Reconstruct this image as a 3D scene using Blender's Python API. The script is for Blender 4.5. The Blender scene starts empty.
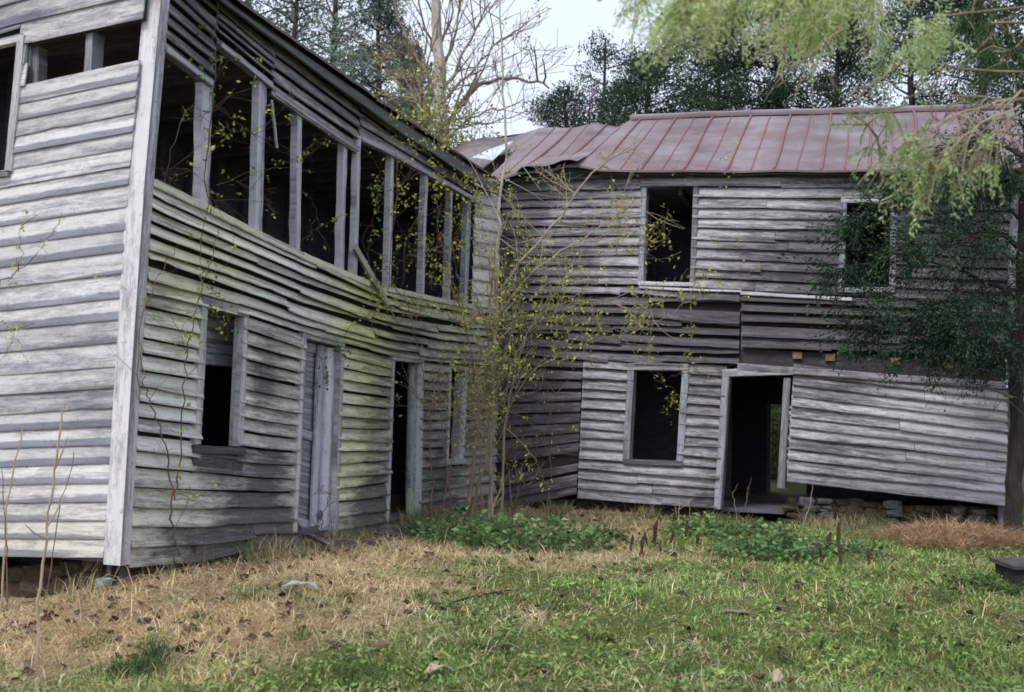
import bpy, math, random
import numpy as np
from mathutils import Vector, noise as mnoise

random.seed(11)
rng = np.random.default_rng(11)
sc = bpy.context.scene
COL = sc.collection
W, H, FPX = 1024, 692, 1030.0
PITCH, ROLL = math.radians(4.99), math.radians(1.6)
CAM = np.array([0.0, 0.0, 1.25])

# ------------------------------------------------------------------ camera
_R = np.array([1.0, 0, 0]); _U = np.array([0, -math.sin(PITCH), math.cos(PITCH)]); _F = np.array([0, math.cos(PITCH), math.sin(PITCH)])
XC = math.cos(ROLL) * _R + math.sin(ROLL) * _U
YC = -math.sin(ROLL) * _R + math.cos(ROLL) * _U

def ray(px, py):
    return (px - W / 2) / FPX * XC + (H / 2 - py) / FPX * YC + _F

def at(px, py, Y):
    """world point seen at a photo pixel, Y metres in front of the camera"""
    d = ray(px, py)
    return CAM + d * (Y / d[1])

def make_camera():
    cam = bpy.data.cameras.new('camera')
    o = bpy.data.objects.new('camera', cam)
    COL.objects.link(o)
    from mathutils import Matrix
    m = Matrix(((XC[0], YC[0], -_F[0], CAM[0]), (XC[1], YC[1], -_F[1], CAM[1]), (XC[2], YC[2], -_F[2], CAM[2]), (0, 0, 0, 1)))
    o.matrix_world = m
    cam.sensor_width = 36.0
    cam.lens = 36.0 * FPX / W
    cam.clip_end = 2000.0
    cam.clip_start = 0.05
    cam.dof.use_dof = True
    cam.dof.focus_distance = 11.0
    cam.dof.aperture_fstop = 2.3
    sc.camera = o
make_camera()

# ------------------------------------------------------------------ mesh helpers
class MB:
    def __init__(s):
        s.v = []; s.f = []; s.uv = []; s.c = []
    def vert(s, p, uv=(0, 0), c=(1, 1, 1, 0)):
        s.v.append((float(p[0]), float(p[1]), float(p[2]))); s.uv.append(uv); s.c.append(c)
        return len(s.v) - 1
    def face(s, *ids):
        s.f.append(ids)
    def build(s, name, mat, parent=None, smooth=False):
        me = bpy.data.meshes.new(name)
        me.from_pydata(s.v, [], s.f)
        me.update()
        lay = me.uv_layers.new(name='UVMap')
        li = np.empty(len(me.loops), dtype=np.int32); me.loops.foreach_get('vertex_index', li)
        uv = np.array(s.uv, dtype=np.float32)[li]
        lay.data.foreach_set('uv', uv.ravel())
        a = me.color_attributes.new('col', 'FLOAT_COLOR', 'POINT')
        a.data.foreach_set('color', np.array(s.c, dtype=np.float32).ravel())
        if smooth:
            me.polygons.foreach_set('use_smooth', np.ones(len(me.polygons), dtype=bool))
        me.materials.append(mat)
        return link(name, me, parent)

def link(name, me, parent=None):
    o = bpy.data.objects.new(name, me)
    COL.objects.link(o)
    if parent is not None:
        o.parent = parent
        o.matrix_parent_inverse = parent.matrix_world.inverted()
    return o

def tag(o, label=None, cat=None, group=None, kind=None):
    if label: o['label'] = label
    if cat: o['category'] = cat
    if group: o['group'] = group
    if kind: o['kind'] = kind
    return o

def empty(name, loc):
    o = bpy.data.objects.new(name, None)
    o.location = tuple(float(q) for q in loc)
    o.empty_display_size = 0.1
    COL.objects.link(o)
    bpy.context.view_layer.update()
    return o

def mesh_arrays(name, V, F, mat, parent=None, col=None, smooth=False):
    """V (N,3), F (M,k) arrays -> object"""
    me = bpy.data.meshes.new(name)
    k = F.shape[1]
    me.vertices.add(len(V)); me.vertices.foreach_set('co', np.asarray(V, dtype=np.float32).ravel())
    me.loops.add(F.size); me.loops.foreach_set('vertex_index', F.astype(np.int32).ravel())
    me.polygons.add(len(F))
    me.polygons.foreach_set('loop_start', np.arange(0, F.size, k, dtype=np.int32))
    me.polygons.foreach_set('loop_total', np.full(len(F), k, dtype=np.int32))
    if smooth: me.polygons.foreach_set('use_smooth', np.ones(len(F), dtype=bool))
    me.update(calc_edges=True)
    if col is not None:
        a = me.color_attributes.new('col', 'FLOAT_COLOR', 'POINT')
        a.data.foreach_set('color', np.asarray(col, dtype=np.float32).ravel())
    me.materials.append(mat)
    return link(name, me, parent)

def norm(a):
    return a / np.maximum(np.linalg.norm(a, axis=-1, keepdims=True), 1e-9)

def leaf_mesh(name, C, D, L, Wd, col, mat, parent=None, curl=0.25):
    """diamond leaves: centres C, directions D, length L, width Wd, colours col (N,3)"""
    n = len(C)
    D = norm(D)
    S = norm(np.cross(D, rng.normal(size=(n, 3))))
    N = np.cross(S, D)
    L = np.broadcast_to(L, (n,))[:, None]; Wd = np.broadcast_to(Wd, (n,))[:, None]
    a = C - D * L * 0.5; b = C + S * Wd * 0.5 + N * L * curl * 0.3; c = C + D * L * 0.5; d = C - S * Wd * 0.5 + N * L * curl * 0.3
    V = np.stack([a, b, c, d], 1).reshape(-1, 3)
    F = np.arange(n * 4).reshape(n, 4)
    cc = np.concatenate([col, np.ones((n, 1))], 1)
    return mesh_arrays(name, V, F, mat, parent, np.repeat(cc, 4, 0))

def colvar(n, base, var=0.25, alt=None, p=0.3):
    base = np.array(base)
    c = np.repeat(base[None], n, 0)
    if alt is not None:
        m = rng.random(n) < p
        c[m] = np.array(alt)
    c = c * (1 + rng.normal(size=(n, 1)) * var)
    c = c * (1 + rng.normal(size=(n, 3)) * var * 0.25)
    return np.clip(c, 0.004, 0.9)

def tube(mb, pts, radii, sides=6, jit=0.0, c=(1, 1, 1, 0)):
    pts = [np.asarray(p, float) for p in pts]
    rings = []
    up = np.array([0.3, 0.2, 1.0])
    L = 0
    for i, p in enumerate(pts):
        a = pts[max(i - 1, 0)]; b = pts[min(i + 1, len(pts) - 1)]
        t = norm(b - a)
        x = np.cross(t, up)
        if np.linalg.norm(x) < 0.2: x = np.cross(t, np.array([1.0, 0.1, 0]))
        x = norm(x); y = np.cross(t, x)
        if i: L += np.linalg.norm(p - pts[i - 1])
        r = radii[i] if hasattr(radii, '__len__') else radii
        ring = []
        for k in range(sides):
            an = 2 * math.pi * k / sides
            rr = r * (1 + random.uniform(-jit, jit))
            ring.append(mb.vert(p + (x * math.cos(an) + y * math.sin(an)) * rr, (L, k / sides), c))
        rings.append(ring)
    for i in range(len(rings) - 1):
        for k in range(sides):
            mb.face(rings[i][k], rings[i][(k + 1) % sides], rings[i + 1][(k + 1) % sides], rings[i + 1][k])
    mb.face(*rings[0][::-1]); mb.face(*rings[-1])

def smooth_path(pts, n=4):
    """Catmull-Rom through points"""
    P = [np.asarray(p, float) for p in pts]
    if len(P) < 3:
        return [P[0] + (P[-1] - P[0]) * i / n for i in range(n + 1)]
    out = []
    for i in range(len(P) - 1):
        p0 = P[max(i - 1, 0)]; p1 = P[i]; p2 = P[i + 1]; p3 = P[min(i + 2, len(P) - 1)]
        for j in range(n):
            t = j / n
            out.append(0.5 * ((2 * p1) + (-p0 + p2) * t + (2 * p0 - 5 * p1 + 4 * p2 - p3) * t * t + (-p0 + 3 * p1 - 3 * p2 + p3) * t ** 3))
    out.append(P[-1])
    return out

def jitter_path(pts, amp):
    return [pts[0]] + [p + np.array([random.gauss(0, amp) for _ in range(3)]) for p in pts[1:]]

def stem(mb, pts, r0, r1, n=4, sides=5, amp=0.0):
    P = smooth_path(pts, n)
    if amp: P = jitter_path(P, amp)
    m = len(P)
    tube(mb, P, [r0 + (r1 - r0) * i / (m - 1) for i in range(m)], sides, 0.08)
    return P

def interp(pts):
    xs = [p[0] for p in pts]; ys = [p[1] for p in pts]
    if xs[0] > xs[-1]: xs = xs[::-1]; ys = ys[::-1]
    def f(x):
        if x <= xs[0] and len(xs) > 1:
            return ys[0] + (ys[1] - ys[0]) / (xs[1] - xs[0] + 1e-9) * (x - xs[0])
        if x >= xs[-1] and len(xs) > 1:
            return ys[-1] + (ys[-1] - ys[-2]) / (xs[-1] - xs[-2] + 1e-9) * (x - xs[-1])
        return float(np.interp(x, xs, ys))
    return f

def nz(x, y=0.0, z=0.0):
    return mnoise.noise(Vector((x, y, z)))

# ------------------------------------------------------------------ materials
def new_mat(name):
    m = bpy.data.materials.new(name); m.use_nodes = True
    nt = m.node_tree
    b = nt.nodes['Principled BSDF']
    return m, nt, b

class G:
    """tiny node-graph helper"""
    def __init__(s, nt): s.nt = nt
    def n(s, typ, **kw):
        nd = s.nt.nodes.new(typ)
        for k, v in kw.items():
            if k == 'ins':
                for kk, vv in v.items():
                    if isinstance(vv, bpy.types.NodeSocket): s.nt.links.new(vv, nd.inputs[kk])
                    else: nd.inputs[kk].default_value = vv
            else: setattr(nd, k, v)
        return nd
    def math(s, op, a, b=None, c=None, clamp=False):
        nd = s.nt.nodes.new('ShaderNodeMath'); nd.operation = op; nd.use_clamp = clamp
        for i, x in enumerate((a, b, c)):
            if x is None: continue
            if isinstance(x, bpy.types.NodeSocket): s.nt.links.new(x, nd.inputs[i])
            else: nd.inputs[i].default_value = x
        return nd.outputs[0]
    def mix(s, f, a, b, mode='MIX'):
        nd = s.nt.nodes.new('ShaderNodeMix'); nd.data_type = 'RGBA'; nd.blend_type = mode
        for sock, x in ((nd.inputs[0], f), (nd.inputs[6], a), (nd.inputs[7], b)):
            if isinstance(x, bpy.types.NodeSocket): s.nt.links.new(x, sock)
            elif isinstance(x, (tuple, list)): sock.default_value = (*x[:3], 1)
            else: sock.default_value = x
        return nd.outputs[2]
    def noise(s, vec, scale, detail=4, rough=0.6):
        nd = s.n('ShaderNodeTexNoise', ins={'Scale': scale, 'Detail': detail, 'Roughness': rough})
        if vec is not None: s.nt.links.new(vec, nd.inputs['Vector'])
        return nd.outputs['Fac']
    def ramp(s, f, lo, hi):
        nd = s.n('ShaderNodeMapRange', ins={'Value': f, 'From Min': lo, 'From Max': hi, 'To Min': 0.0, 'To Max': 1.0})
        nd.clamp = True
        return nd.outputs[0]
    def mapping(s, vec, scale):
        nd = s.n('ShaderNodeMapping', ins={'Vector': vec, 'Scale': scale})
        return nd.outputs[0]
    def attr(s, name='col'):
        return s.n('ShaderNodeAttribute', attribute_name=name)
    def bump(s, h, strength, dist):
        return s.n('ShaderNodeBump', ins={'Height': h, 'Strength': strength, 'Distance': dist}).outputs[0]

def siding_mat(name, paint=(0.60, 0.595, 0.59), wood=(0.25, 0.25, 0.275), dark=(0.05, 0.047, 0.055), thr=0.0, edge=0.22):
    """old clapboard: leftover white paint, bare grey wood, grain, mildew, nail rust"""
    m, nt, b = new_mat(name); g = G(nt)
    at_ = g.attr()
    uv = g.n('ShaderNodeUVMap', uv_map='UVMap').outputs[0]
    sep = g.n('ShaderNodeSeparateXYZ', ins={'Vector': uv})
    t = g.math('FRACT', sep.outputs[1])
    age = g.noise(g.mapping(uv, (0.28, 0.93, 1)), 1.0, 2, 0.5)            # differs from board to board
    n1 = g.noise(g.mapping(uv, (2.4, 4.5, 1)), 1.0, 9, 0.74)
    n2 = g.noise(g.mapping(uv, (11.0, 9.0, 1)), 1.0, 7, 0.8)
    n3 = g.noise(g.mapping(uv, (2.6, 44.0, 1)), 1.0, 5, 0.7)              # grain
    n5 = g.noise(g.mapping(uv, (22.0, 75.0, 1)), 1.0, 3, 0.7)             # fine grain
    s = g.math('ADD', g.math('MULTIPLY', age, 0.62), g.math('MULTIPLY', n1, 0.62))
    s = g.math('ADD', s, g.math('MULTIPLY', n2, 0.42))
    s = g.math('ADD', s, g.math('MULTIPLY', n3, 0.22))
    lowedge = g.math('MULTIPLY', g.math('SUBTRACT', 0.42, t, clamp=True), g.ramp(age, 0.44, 0.60))
    s = g.math('SUBTRACT', s, g.math('MULTIPLY', lowedge, edge * 3.2))
    s = g.math('ADD', s, thr)
    pm = g.ramp(s, 0.76, 0.92)
    base = g.mix(pm, wood, paint)
    base = g.mix(1.0, base, at_.outputs['Color'], 'MULTIPLY')
    gr = g.math('ADD', 0.70, g.math('MULTIPLY', g.math('ADD', g.math('MULTIPLY', n3, 0.65), g.math('MULTIPLY', n5, 0.35)), 0.62))
    base = g.mix(1.0, base, g.n('ShaderNodeCombineColor', ins={0: gr, 1: gr, 2: gr}).outputs[0], 'MULTIPLY')
    # checks along the grain
    ck = g.ramp(g.noise(g.mapping(uv, (1.7, 60.0, 1)), 1.0, 4, 0.65), 0.60, 0.70)
    base = g.mix(g.math('MULTIPLY', ck, 0.5), base, (0.09, 0.085, 0.09))
    # mildew, soot and painted shade, where the attribute says, broken up by noise
    n4 = g.noise(g.mapping(uv, (2.3, 2.1, 1)), 1.0, 9, 0.80)
    st = g.math('ADD', g.math('MULTIPLY', at_.outputs['Alpha'], 1.15), g.math('MULTIPLY', g.math('SUBTRACT', n4, 0.5), 2.6))
    st = g.math('MULTIPLY', g.ramp(st, 0.25, 1.0), g.math('ADD', 0.60, g.math('MULTIPLY', g.math('SUBTRACT', 1.0, n3), 0.7)), clamp=True)
    base = g.mix(g.math('MULTIPLY', st, 0.90), base, dark)
    # dark line of dirt gathered at the lower lip
    lip = g.math('MULTIPLY', g.ramp(g.math('SUBTRACT', 0.14, t), 0.0, 0.12), g.ramp(n1, 0.35, 0.6))
    base = g.mix(g.math('MULTIPLY', lip, 0.55), base, (0.11, 0.09, 0.075))
    # specks, knots, nail rust
    sp = g.ramp(g.noise(g.mapping(uv, (15.0, 3.4, 1)), 1.0, 6, 0.78), 0.60, 0.68)
    base = g.mix(g.math('MULTIPLY', sp, 0.65), base, (0.07, 0.067, 0.075))
    rs = g.ramp(g.noise(g.mapping(uv, (2.4, 1.3, 1)), 1.7, 6, 0.8), 0.66, 0.8)
    base = g.mix(g.math('MULTIPLY', rs, 0.45), base, (0.31, 0.24, 0.15))
    nu = g.math('ABSOLUTE', g.math('SUBTRACT', g.math('FRACT', g.math('MULTIPLY', sep.outputs[0], 1.64)), 0.5))
    nail = g.math('MULTIPLY', g.ramp(g.math('SUBTRACT', 0.012, nu), 0.0, 0.008), g.ramp(g.math('SUBTRACT', 0.09, g.math('ABSOLUTE', g.math('SUBTRACT', t, 0.2))), 0.0, 0.05))
    base = g.mix(g.math('MULTIPLY', nail, 0.45), base, (0.07, 0.05, 0.04))
    nt.links.new(base, b.inputs['Base Color'])
    b.inputs['Roughness'].default_value = 0.88
    b.inputs['Specular IOR Level'].default_value = 0.18
    nt.links.new(g.bump(g.math('ADD', g.math('ADD', n3, g.math('MULTIPLY', n5, .5)), g.math('MULTIPLY', pm, 0.35)), 0.75, 0.006), b.inputs['Normal'])
    return m

def simple_mat(name, c1, c2, scale=6, rough=0.85, stretch=(1, 1, 1), bump=0.4, c3=None, attr=False, dist=0.02):
    m, nt, b = new_mat(name); g = G(nt)
    tc = g.n('ShaderNodeTexCoord').outputs['Object']
    v = g.mapping(tc, stretch)
    n1 = g.noise(v, scale, 6, 0.65)
    base = g.mix(g.ramp(n1, 0.32, 0.68), c1, c2)
    if c3 is not None:
        n2 = g.noise(v, scale * 3.7, 4, 0.7)
        base = g.mix(g.ramp(n2, 0.56, 0.68), base, c3)
    if attr:
        base = g.mix(1.0, base, g.attr().outputs['Color'], 'MULTIPLY')
    nt.links.new(base, b.inputs['Base Color'])
    b.inputs['Roughness'].default_value = rough
    b.inputs['Specular IOR Level'].default_value = 0.25
    if bump: nt.links.new(g.bump(n1, bump, dist), b.inputs['Normal'])
    return m

def leaf_mat(name, trans=0.35, rough=0.6):
    m, nt, b = new_mat(name); g = G(nt)
    a = g.attr().outputs['Color']
    nt.links.new(a, b.inputs['Base Color'])
    b.inputs['Roughness'].default_value = rough
    b.inputs['Specular IOR Level'].default_value = 0.25
    tr = g.n('ShaderNodeBsdfTranslucent', ins={'Color': a})
    mx = g.n('ShaderNodeMixShader', ins={0: trans})
    nt.links.new(b.outputs[0], mx.inputs[1]); nt.links.new(tr.outputs[0], mx.inputs[2])
    nt.links.new(mx.outputs[0], nt.nodes['Material Output'].inputs['Surface'])
    return m

M = {}
M['siding_gable'] = siding_mat('weathered_white_siding', (0.62, 0.615, 0.62), (0.25, 0.26, 0.315), dark=(0.11, 0.115, 0.145), thr=0.0, edge=0.7)
M['siding_left'] = siding_mat('weathered_grey_siding', (0.66, 0.65, 0.635), (0.215, 0.21, 0.215), thr=-0.01, edge=.15)
M['siding_right'] = siding_mat('weathered_dark_siding', (0.62, 0.61, 0.635), (0.155, 0.148, 0.165), dark=(0.04, 0.036, 0.042), thr=-0.05, edge=.15)
M['trim'] = siding_mat('weathered_trim', (0.60, 0.595, 0.60), (0.24, 0.235, 0.255), thr=-0.04)
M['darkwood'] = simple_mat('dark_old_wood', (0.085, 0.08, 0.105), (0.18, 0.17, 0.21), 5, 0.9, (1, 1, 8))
M['beam'] = simple_mat('bare_wood', (0.14, 0.085, 0.055), (0.32, 0.19, 0.11), 14, 0.9, (1, 1, 1))
M['fascia'] = simple_mat('grey_green_fascia', (0.075, 0.085, 0.085), (0.17, 0.18, 0.18), 3, 0.85, (1, 1, 9), 0.3, (0.08, 0.08, 0.085))
M['stone'] = simple_mat('field_stone', (0.035, 0.033, 0.032), (0.125, 0.118, 0.115), 7, 0.9, (1, 1, 1), 0.7, (0.05, 0.05, 0.045), dist=0.05)
M['mud'] = simple_mat('dark_earth_stone', (0.045, 0.034, 0.025), (0.12, 0.09, 0.065), 5, 0.95, (1, 1, 1), 0.8, (0.03, 0.024, 0.02), dist=0.05)
M['leaf'] = leaf_mat('young_leaf', 0.4)
M['needle'] = leaf_mat('evergreen_spray', 0.2, 0.7)
M['spray'] = leaf_mat('young_cedar_spray', 0.55, 0.7)
M['blade'] = leaf_mat('grass_blade', 0.3, 0.7)
M['bark'] = simple_mat('dark_bark', (0.02, 0.018, 0.018), (0.058, 0.048, 0.045), 14, 0.95, (1, 1, 0.25), 0.8)
M['bark_pale'] = simple_mat('pale_bark', (0.30, 0.27, 0.23), (0.50, 0.47, 0.42), 7, 0.9, (1, 1, 0.4), 0.5, (0.20, 0.17, 0.14))
M['bark_tan'] = simple_mat('tan_bark', (0.16, 0.12, 0.09), (0.30, 0.24, 0.17), 12, 0.9, (1, 1, 0.3), 0.5)
M['vine'] = simple_mat('vine_bark', (0.10, 0.065, 0.055), (0.20, 0.135, 0.105), 15, 0.9, (1, 1, 0.3), 0.4)
M['twig'] = simple_mat('dead_twig', (0.30, 0.23, 0.17), (0.46, 0.37, 0.28), 12, 0.9, (1, 1, 0.3), 0.3)

def rust_roof_mat():
    m, nt, b = new_mat('rusty_tin_roof'); g = G(nt)
    uv = g.n('ShaderNodeUVMap', uv_map='UVMap').outputs[0]
    a = g.attr()
    n1 = g.noise(g.mapping(uv, (0.9, 1.6, 1)), 1.0, 6, 0.65)
    n2 = g.noise(g.mapping(uv, (9.0, 1.1, 1)), 1.0, 5, 0.7)
    base = g.mix(g.ramp(n1, 0.38, 0.60), (0.125, 0.095, 0.11), (0.27, 0.25, 0.285))
    n6 = g.noise(g.mapping(uv, (0.55, 0.8, 1)), 1.0, 7, 0.72)
    base = g.mix(g.math('MULTIPLY', g.ramp(n6, 0.50, 0.62), 0.7), base, (0.16, 0.085, 0.078))
    pan = g.n('ShaderNodeTexWhiteNoise', noise_dimensions='1D', ins={'W': g.math('FLOOR', g.math('MULTIPLY', g.n('ShaderNodeSeparateXYZ', ins={'Vector': uv}).outputs[0], 1.49))}).outputs[0]
    base = g.mix(g.math('MULTIPLY', pan, 0.35), base, (0.20, 0.16, 0.18))
    base = g.mix(g.math('MULTIPLY', g.ramp(n2, 0.45, 0.72), 0.6), base, (0.22, 0.115, 0.105))
    sepv = g.n('ShaderNodeSeparateXYZ', ins={'Vector': uv})
    band = g.ramp(g.math('SINE', g.math('ADD', g.math('MULTIPLY', sepv.outputs[1], 7.5), g.math('MULTIPLY', n1, 5.0))), 0.2, 1.0)
    base = g.mix(g.math('MULTIPLY', band, 0.28), base, (0.20, 0.145, 0.15))
    base = g.mix(g.math('MULTIPLY', a.outputs['Alpha'], 0.85), base, (0.17, 0.072, 0.062))
    base = g.mix(1.0, base, a.outputs['Color'], 'MULTIPLY')
    nt.links.new(base, b.inputs['Base Color'])
    b.inputs['Metallic'].default_value = 0.0
    b.inputs['Roughness'].default_value = 0.62
    nt.links.new(g.bump(n2, 0.2, 0.01), b.inputs['Normal'])
    return m
M['rust'] = rust_roof_mat()
M['tin'] = simple_mat('bare_tin', (0.40, 0.46, 0.50), (0.62, 0.68, 0.72), 3, 0.5, (1, 1, 1), 0.1)

# ------------------------------------------------------------------ ground height
_gy = [(-60, -1.0), (0, -.47), (4, -.42), (6.5, -.26), (8.3, -.02), (9.5, .03), (12, .03), (13.6, .07), (15, .08), (20, .3), (60, 1.6), (300, 9)]
_gyx = [p[0] for p in _gy]; _gyz = [p[1] for p in _gy]
def gz_arr(x, y):
    x = np.asarray(x, float); y = np.asarray(y, float)
    z = np.interp(y, _gyx, _gyz)
    t = np.clip((-2.9 - x) / 1.3, 0, 1); t = t * t * (3 - 2 * t)
    z = z - 0.30 * t * np.clip((y - 5) / 3, 0, 1) * np.clip((16 - y) / 4, 0, 1)
    z = z + 0.035 * np.sin(1.7 * x + 0.9 * y + 0.4) * np.cos(1.1 * y - 0.6 * x) + 0.016 * np.sin(4.1 * x - 2.3 * y) * np.sin(3.7 * y + 1.3 * x)
    return z
def gz(x, y): return float(gz_arr(x, y))

def on_ground(px, py):
    """where the view ray through a photo pixel meets the ground"""
    d = ray(px, py)
    t = 3.0
    prev = None
    while t < 60:
        p = CAM + d * t
        if p[2] <= gz(p[0], p[1]): return np.array([p[0], p[1], gz(p[0], p[1])])
        t += 0.02
    return CAM + d * 20

# ------------------------------------------------------------------ wall faces
class Face:
    def __init__(s, O, du, n):
        s.O = np.array([O[0], O[1], 0.0]); s.du = norm(np.array([du[0], du[1], 0.0])); s.n = norm(np.array([n[0], n[1], 0.0]))
    def P(s, u, v, d=0.0):
        return s.O + s.du * u + s.n * d + np.array([0, 0, v])
    def uv(s, px, py, d=0.0):
        r = ray(px, py)
        O = s.O + s.n * d
        t = np.dot(O - CAM, s.n) / np.dot(r, s.n)
        p = CAM + r * t
        return (float(np.dot(p - s.O, s.du)), float(p[2]))
    def hline(s, pts, d=0.0):       # v as a function of u
        return interp([s.uv(x, y, d) for x, y in pts])
    def vline(s, pts, d=0.0):       # u as a function of v
        q = [s.uv(x, y, d) for x, y in pts]
        return interp(sorted([(b, a) for a, b in q]))

_vp = ray(884, 446)
D2 = norm(np.array([_vp[0], _vp[1], 0.0]))
NL = np.array([D2[1], -D2[0], 0.0])
C0 = at(124, 480, 8.4)
FL = Face(C0, D2, NL)                 # front of the near wing
FG = Face(C0, -NL, -D2)               # its gable end
uEnd = FL.uv(498, 400)[0]
OR = FL.P(uEnd, 0)
FR = Face(OR, NL, -D2)                # front of the far wing

class Opening:
    def __init__(s, F, TL, TR, BR, BL):
        s.px = (TL, TR, BR, BL)
        q = [F.uv(*p) for p in (TL, TR, BR, BL)]
        if q[0][0] > q[1][0]: q = [q[1], q[0], q[3], q[2]]
        s.q = q
        s.uc = sum(p[0] for p in q) / 4
        s.left = interp(sorted([(q[3][1], q[3][0]), (q[0][1], q[0][0])]))
        s.right = interp(sorted([(q[2][1], q[2][0]), (q[1][1], q[1][0])]))
        s.top = interp([q[0], q[1]]); s.bot = interp([q[3], q[2]])

def siding(mb, F, top, bot, n, left, right, ops=(), tint=None, miss=0.0, warp=0.005, seed=0, drop=0.012, out=0.028, joints=(1.4, 3.6), back=True, thick=0.02, gap=0.0):
    rnd = random.Random(seed)
    for k in range(n):
        fk = lambda u, q: bot(u) + (top(u) - bot(u)) * q / n
        um = 0.5 * (left(bot(0.0)) + right(bot(0.0)))
        vm = fk(um, k + .5)
        uL, uR = left(vm), right(vm)
        ints = [(uL, uR, None, None)]
        for o in ops:
            va, vb = fk(o.uc, k), fk(o.uc, k + 1); ot, ob = o.top(o.uc), o.bot(o.uc)
            if vb <= ob + .01 or va >= ot - .01: continue
            vc = max(min((va + vb) / 2, ot), ob)
            a, b = o.left(vc), o.right(vc)
            new = []
            for (s, e, lo, hi) in ints:
                if lo or hi or b <= s or a >= e: new.append((s, e, lo, hi)); continue
                if a > s + .03: new.append((s, a, lo, hi))
                if b < e - .03: new.append((b, e, lo, hi))
                if va < ot < vb:
                    if vb > ot + .105: new.append((a, b, (lambda u, o=o: o.top(u) + .08), None))
                elif va < ob < vb and va < ob - .09: new.append((a, b, None, (lambda u, o=o: o.bot(u) - .06)))
            ints = new
        for (s, e, lo, hi) in ints:
            if back and not (lo or hi):
                ids = []
                m = max(1, int((e - s) / 0.6))
                for i in range(m + 1):
                    u = s + (e - s) * i / m
                    ids.append((mb.vert(F.P(u, fk(u, k) - .004, -.03), (u, k), (.10, .09, .09, .9)), mb.vert(F.P(u, fk(u, k + 1) + .004, -.03), (u, k + 1), (.10, .09, .09, .9))))
                for i in range(m): mb.face(ids[i][0], ids[i + 1][0], ids[i + 1][1], ids[i][1])
            # board lengths
            cuts = [s]
            while True:
                nx = cuts[-1] + rnd.uniform(*joints)
                if nx > e - .7: break
                cuts.append(nx)
            cuts.append(e)
            for a, b in zip(cuts[:-1], cuts[1:]):
                if rnd.random() < miss and not (lo or hi): continue
                dv = rnd.gauss(0, drop * .5); sl = rnd.gauss(0, drop * .5) / max(b - a, .5)
                dd = abs(rnd.gauss(0, .004)); ddl = rnd.gauss(0, .004); tone = 1 + rnd.gauss(0, .10)
                g0 = rnd.uniform(0.0015, 0.004)
                off = rnd.uniform(0, 50); seedk = rnd.uniform(0, 90)
                if b - a < 2.2 and rnd.random() < .10: sl -= rnd.uniform(.01, .03) / max(b - a, .5); dd += rnd.uniform(.005, .02)
                m = max(2, int((b - a) / 0.16))
                prev = None
                for i in range(m + 1):
                    u = a + g0 + (b - a - 2 * g0) * i / m
                    w = warp * .6 * nz(u * 1.1, seedk) + warp * .35 * nz(u * 6, seedk + 7)
                    chip = max(0, nz(u * 7, seedk + 31) - .45) * .06
                    v0 = fk(u, k) + dv + sl * (u - a) + w + chip
                    v1 = fk(u, k + 1) + .018 - gap + dv * .3
                    if lo: v0 = max(v0, lo(u) + .004); v1 = max(v1, v0 + .004)
                    if hi: v1 = min(v1, hi(u) - .004); v0 = min(v0, v1 - .004)
                    d0 = out + dd + ddl * (i / m) + abs(warp * nz(u * 1.7, seedk + 3))
                    t_ = tint(u, .5 * (v0 + v1)) if tint else (1, 1, 1, 0)
                    c = (t_[0] * tone, t_[1] * tone, t_[2] * tone, t_[3])
                    bu = u + off
                    kk = k + seed * 7
                    row = (mb.vert(F.P(u, v0, d0), (bu, kk + .02), c), mb.vert(F.P(u, v1, .006), (bu, kk + .98), c), mb.vert(F.P(u, v0 + .002, d0 - thick), (bu, kk + .03), c), mb.vert(F.P(u, v1, -.012), (bu, kk + .97), c))
                    if prev:
                        mb.face(prev[0], row[0], row[1], prev[1])
                        mb.face(prev[2], row[2], row[0], prev[0])
                        mb.face(prev[3], row[3], row[2], prev[2])
                    else:
                        mb.face(row[0], row[1], row[3], row[2])
                    prev = row
                mb.face(prev[2], prev[3], prev[1], prev[0])

def plank(mb, F, p0, p1, w, d0, d1, c=(1, 1, 1, 0), seg=6, warp=0.008, w1=None):
    """board lying in a face from p0 to p1 (u,v), width w, between depths d0 (back) and d1 (front)"""
    p0 = np.array(p0, float); p1 = np.array(p1, float)
    L = np.linalg.norm(p1 - p0); t = (p1 - p0) / L; s = np.array([-t[1], t[0]])
    off = random.uniform(0, 80); kk = random.randint(0, 300)
    prev = None
    sd = random.uniform(0, 90)
    for i in range(seg + 1):
        q = p0 + (p1 - p0) * i / seg
        ww = (w + ((w1 if w1 is not None else w) - w) * i / seg) * .5
        wa = warp * nz(i * .7, sd); wb = warp * nz(i * .7, sd + 5)
        a = q + s * (ww + wa); b = q - s * (ww + wb)
        x = L * i / seg + off
        row = [mb.vert(F.P(a[0], a[1], d1), (x, kk + .95), c), mb.vert(F.P(b[0], b[1], d1), (x, kk + .05), c), mb.vert(F.P(b[0], b[1], d0), (x, kk + .05), c), mb.vert(F.P(a[0], a[1], d0), (x, kk + .95), c)]
        if prev:
            for j in range(4):
                mb.face(prev[j], prev[(j + 1) % 4], row[(j + 1) % 4], row[j])
        else: mb.face(*row[::-1])
        prev = row
    mb.face(*prev)

def boxF(mb, F, u0, u1, v0, v1, d0, d1, c=(1, 1, 1, 0)):
    ids = [mb.vert(F.P(u, v, d), (u, v), c) for d in (d0, d1) for v in (v0, v1) for u in (u0, u1)]
    for f in ((0, 2, 3, 1), (4, 5, 7, 6), (0, 1, 5, 4), (2, 6, 7, 3), (0, 4, 6, 2), (1, 3, 7, 5)):
        mb.face(*[ids[i] for i in f])

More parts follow.
